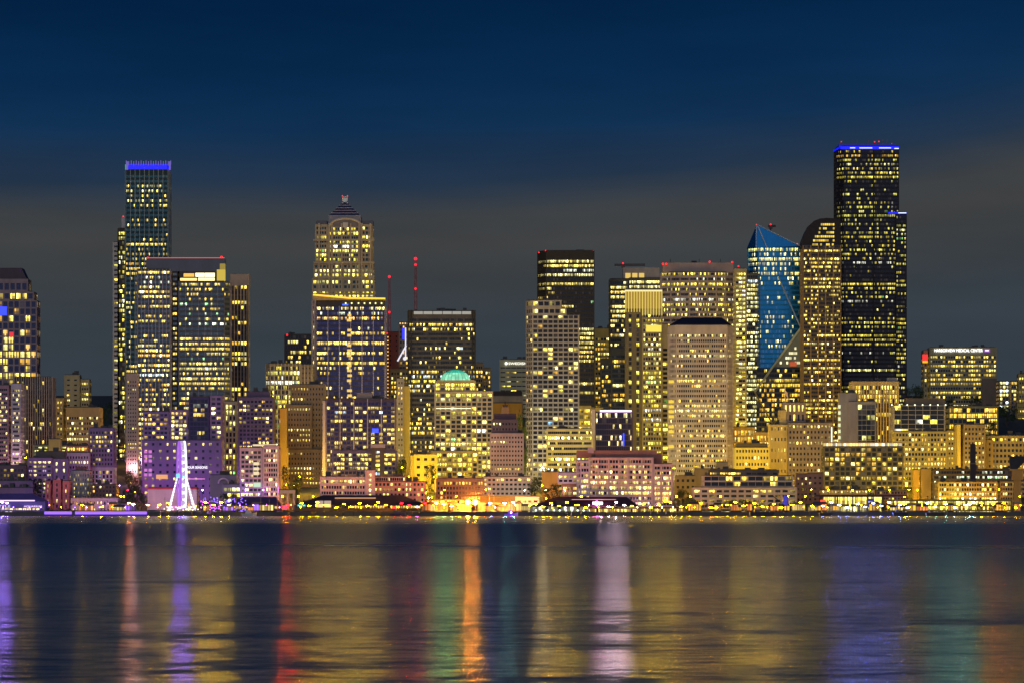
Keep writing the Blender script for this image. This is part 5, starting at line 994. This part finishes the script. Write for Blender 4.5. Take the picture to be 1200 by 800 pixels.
# ================================================================== ground, water, sky
q = MB(); xs = [-9000, -1500, -700, -350, 0, 350, 700, 1500, 9000]; ys = [2811.9, 2850, 2900, 2950, 3000, 3060, 3120, 3210, 3300, 3400, 3500, 3600, 3700, 3850, 4000, 4150, 4300, 4550, 4800, 5600, 9000, 20000]
for y in ys:
    for x in xs: q.v.append((x, y, tz(y) - .05))
for j in range(len(ys) - 1):
    for i in range(len(xs) - 1): a = j * len(xs) + i; q.f.append((a, a + 1, a + 1 + len(xs), a + len(xs))); q.m.append(0); q.c.append(None)
struct(q.build('hillside_ground', wallmat((.06, .06, .055), .9, 0, .4, .02)))
wm, wn, wl = nt('sea_water')
for n_ in list(wn): wn.remove(n_)
out = wn.new('ShaderNodeOutputMaterial'); mxs = wn.new('ShaderNodeMixShader'); wl.new(mxs.outputs[0], out.inputs[0])
deep = wn.new('ShaderNodeBsdfDiffuse'); deep.inputs[0].default_value = (.004, .009, .02, 1); fr = wn.new('ShaderNodeFresnel'); fr.inputs[0].default_value = 1.33; wl.new(fr.outputs[0], mxs.inputs[0])
pb = wn.new('ShaderNodeBsdfGlossy'); pb.distribution = 'BECKMANN'; pb.inputs[0].default_value = (.62, .64, .68, 1); wl.new(deep.outputs[0], mxs.inputs[1]); wl.new(pb.outputs[0], mxs.inputs[2])
geo = wn.new('ShaderNodeNewGeometry'); sep = wn.new('ShaderNodeSeparateXYZ'); wl.new(geo.outputs['Position'], sep.inputs[0])
def noise(scale, detail, sx=1.0, off=0.0):
    mp = wn.new('ShaderNodeMapping'); mp.inputs['Scale'].default_value = (sx, 1, 1); mp.inputs['Location'].default_value = (off, off * 1.7, off); no = wn.new('ShaderNodeTexNoise'); no.inputs['Scale'].default_value = scale; no.inputs['Detail'].default_value = detail; no.inputs['Roughness'].default_value = .6
    wl.new(geo.outputs['Position'], mp.inputs[0]); wl.new(mp.outputs[0], no.inputs['Vector']); return no.outputs[0]
def math_(op, a, b=None, c=None):
    m = wn.new('ShaderNodeMath'); m.operation = op
    for i, v in enumerate((a, b, c)):
        if v is None: continue
        if isinstance(v, (int, float)): m.inputs[i].default_value = v
        else: wl.new(v, m.inputs[i])
    return m.outputs[0]
def rng(v, a, b, c, d):
    m = wn.new('ShaderNodeMapRange'); m.inputs[1].default_value = a; m.inputs[2].default_value = b; m.inputs[3].default_value = c; m.inputs[4].default_value = d; wl.new(v, m.inputs[0]); return m.outputs[0]
n1 = noise(.55, 4, .8); n2 = noise(.10, 4, .7, 31.0); n3 = noise(.014, 4, .5, 77.0); n4 = noise(.0045, 3, .35, 13.0); n5 = noise(.30, 3, .9, 57.0)
s1 = math_('MULTIPLY', math_('SUBTRACT', n1, .5), rng(sep.outputs[1], 80, 400, .11, .06))
s2 = math_('MULTIPLY', math_('SUBTRACT', n2, .5), .06)
s3 = math_('MULTIPLY', math_('SUBTRACT', n3, .5), .035)
s4 = math_('MULTIPLY', math_('SUBTRACT', n4, .5), .02)
sl = math_('ADD', math_('ADD', s1, s2), math_('ADD', s3, s4))
cb = wn.new('ShaderNodeCombineXYZ'); wl.new(sl, cb.inputs[1]); wl.new(math_('MULTIPLY', math_('SUBTRACT', n5, .5), .24), cb.inputs[0]); cb.inputs[2].default_value = 1
nm = wn.new('ShaderNodeVectorMath'); nm.operation = 'NORMALIZE'; wl.new(cb.outputs[0], nm.inputs[0]); wl.new(nm.outputs[0], pb.inputs['Normal'])
# ruffled open water, calmer lee water along the quay
rmp = wn.new('ShaderNodeValToRGB'); wl.new(rng(sep.outputs[1], 0, 2800, 0, 1), rmp.inputs[0])
re_ = rmp.color_ramp.elements; re_[0].position = 0; re_[0].color = (.195,) * 3 + (1,); re_[1].position = 1; re_[1].color = (.20,) * 3 + (1,); rmp.color_ramp.interpolation = 'EASE'
for p, v in ((.09, .205), (.17, .23), (.25, .28), (.34, .32), (.50, .33), (.60, .22)):
    z_ = re_.new(p); z_.color = (v, v, v, 1)
rr = rmp.outputs[0]
wl.new(math_('ADD', rr, math_('MULTIPLY', math_('SUBTRACT', n3, .5), .06)), pb.inputs['Roughness'])
q = MB(); q.poly([(-9000, -3000, 0), (9000, -3000, 0), (9000, 2796.5, 0), (-9000, 2796.5, 0)]); struct(q.build('sea_water', wm))
# night sky: blue dusk above a band of city-lit cloud, afterglow behind the camera in the west
w = bpy.data.worlds.new('World'); sc.world = w; w.use_nodes = True; N_ = w.node_tree.nodes; K = w.node_tree.links
for n_ in list(N_): N_.remove(n_)
wo = N_.new('ShaderNodeOutputWorld'); bg = N_.new('ShaderNodeBackground'); K.new(bg.outputs[0], wo.inputs[0])
tc = N_.new('ShaderNodeTexCoord'); sp = N_.new('ShaderNodeSeparateXYZ'); K.new(tc.outputs['Generated'], sp.inputs[0])
mp = N_.new('ShaderNodeMapping'); mp.inputs['Scale'].default_value = (6, 6, 40); K.new(tc.outputs['Generated'], mp.inputs[0])
no = N_.new('ShaderNodeTexNoise'); no.inputs['Scale'].default_value = 1.0; no.inputs['Detail'].default_value = 5; K.new(mp.outputs[0], no.inputs['Vector'])
def wm_(op, a, b=None, c=None):
    m = N_.new('ShaderNodeMath'); m.operation = op
    for i, v in enumerate((a, b, c)):
        if v is None: continue
        if isinstance(v, (int, float)): m.inputs[i].default_value = v
        else: K.new(v, m.inputs[i])
    return m.outputs[0]
xx = wm_('MAXIMUM', wm_('MINIMUM', sp.outputs[0], .12), -.12)
tilt = wm_('MULTIPLY', wm_('MULTIPLY', wm_('ADD', xx, .05), wm_('ADD', xx, .05)), -.45)
e = wm_('ADD', wm_('ADD', sp.outputs[2], tilt), wm_('MULTIPLY', wm_('SUBTRACT', no.outputs[0], .5), .012))
cr = N_.new('ShaderNodeValToRGB'); K.new(wm_('MULTIPLY', e, 5.0), cr.inputs[0])
E = cr.color_ramp.elements; E[0].position = 0; E[0].color = (.033, .049, .068, 1); E[1].position = 1; E[1].color = (.001, .011, .04, 1)
for p, c in ((.17, (.039, .051, .064)), (.225, (.047, .054, .060)), (.262, (.053, .056, .058)), (.290, (.050, .056, .062)), (.325, (.018, .038, .074)), (.375, (.006, .032, .090)), (.42, (.003, .026, .082)), (.507, (.001, .017, .060))):
    x = E.new(p); x.color = (*c, 1)
sky = N_.new('ShaderNodeTexSky'); sky.sky_type = 'NISHITA'; sky.sun_disc = False; sky.sun_elevation = math.radians(-4); sky.sun_rotation = math.radians(180)
west = wm_('MAXIMUM', wm_('MULTIPLY_ADD', sp.outputs[1], -1.3, -.15), 0.0)
mx = N_.new('ShaderNodeMixRGB'); mx.blend_type = 'ADD'; mx.inputs[0].default_value = 1; K.new(cr.outputs[0], mx.inputs[1])
glow = N_.new('ShaderNodeMixRGB'); glow.blend_type = 'MIX'; K.new(wm_('MINIMUM', wm_('MULTIPLY', wm_('ABSOLUTE', sp.outputs[2]), 1.6), 1.0), glow.inputs[0]); glow.inputs[1].default_value = (.2, .24, .38, 1); glow.inputs[2].default_value = (.02, .09, .26, 1)
gs = N_.new('ShaderNodeVectorMath'); gs.operation = 'SCALE'; K.new(glow.outputs[0], gs.inputs[0]); K.new(wm_('MINIMUM', west, 1.0), gs.inputs['Scale'])
K.new(gs.outputs[0], mx.inputs[2])
sk = N_.new('ShaderNodeVectorMath'); sk.operation = 'SCALE'; K.new(sky.outputs[0], sk.inputs[0]); sk.inputs['Scale'].default_value = .06
mx2 = N_.new('ShaderNodeMixRGB'); mx2.blend_type = 'ADD'; mx2.inputs[0].default_value = 1; K.new(mx.outputs[0], mx2.inputs[1]); K.new(sk.outputs[0], mx2.inputs[2])
cl = N_.new('ShaderNodeTexNoise'); cl.inputs['Scale'].default_value = 1; cl.inputs['Detail'].default_value = 7; cl.inputs['Roughness'].default_value = .55
mpc = N_.new('ShaderNodeMapping'); mpc.inputs['Scale'].default_value = (14, 14, 85); mpc.inputs['Location'].default_value = (3.1, 0, .4); K.new(tc.outputs['Generated'], mpc.inputs[0]); K.new(mpc.outputs[0], cl.inputs['Vector'])
cm = N_.new('ShaderNodeVectorMath'); cm.operation = 'SCALE'; K.new(mx2.outputs[0], cm.inputs[0]); K.new(wm_('MULTIPLY_ADD', cl.outputs[0], .5, .69), cm.inputs['Scale'])
K.new(cm.outputs[0], bg.inputs[0]); bg.inputs[1].default_value = 1.0
# faint warm fill lamp, added behind the camera to wash the facades evenly
sn = bpy.data.lights.new('facade_fill', 'SUN'); sn.energy = .42; sn.angle = math.radians(25); sn.color = (1, .87, .62); so = bpy.data.objects.new('facade_fill', sn); COL.objects.link(so)
so.rotation_euler = Vector((.22, 1, -.30)).to_track_quat('-Z', 'Y').to_euler()
# ================================================================== camera
cam = bpy.data.cameras.new('camera'); co = bpy.data.objects.new('camera', cam); COL.objects.link(co); co.location = (0, 0, EYE); co.rotation_euler = (PI / 2, 0, 0)
cam.sensor_width = 36; cam.lens = 36 * FPX / 1200; cam.shift_y = (HZ - 400) / 1200; cam.clip_start = 1; cam.clip_end = 60000; sc.camera = co
for o in COL.objects:
    for k_ in ('surveyY', 'X0', 'Z0'):
        if k_ in o: del o[k_]
sc.view_settings.view_transform = 'Standard'; sc.view_settings.look = 'None'; sc.view_settings.exposure = 0; sc.view_settings.gamma = 1
cy = sc.cycles; cy.use_denoising = True; cy.max_bounces = 4; cy.diffuse_bounces = 2; cy.glossy_bounces = 3; cy.transmission_bounces = 1; cy.sample_clamp_indirect = 6; cy.sample_clamp_direct = 110; cy.caustics_reflective = False; cy.caustics_refractive = False; cy.use_light_tree = True; cy.blur_glossy = 0
cy.use_adaptive_sampling = False
sc.render.film_transparent = False
print('windows', NW[0], 'objects', len(COL.objects))
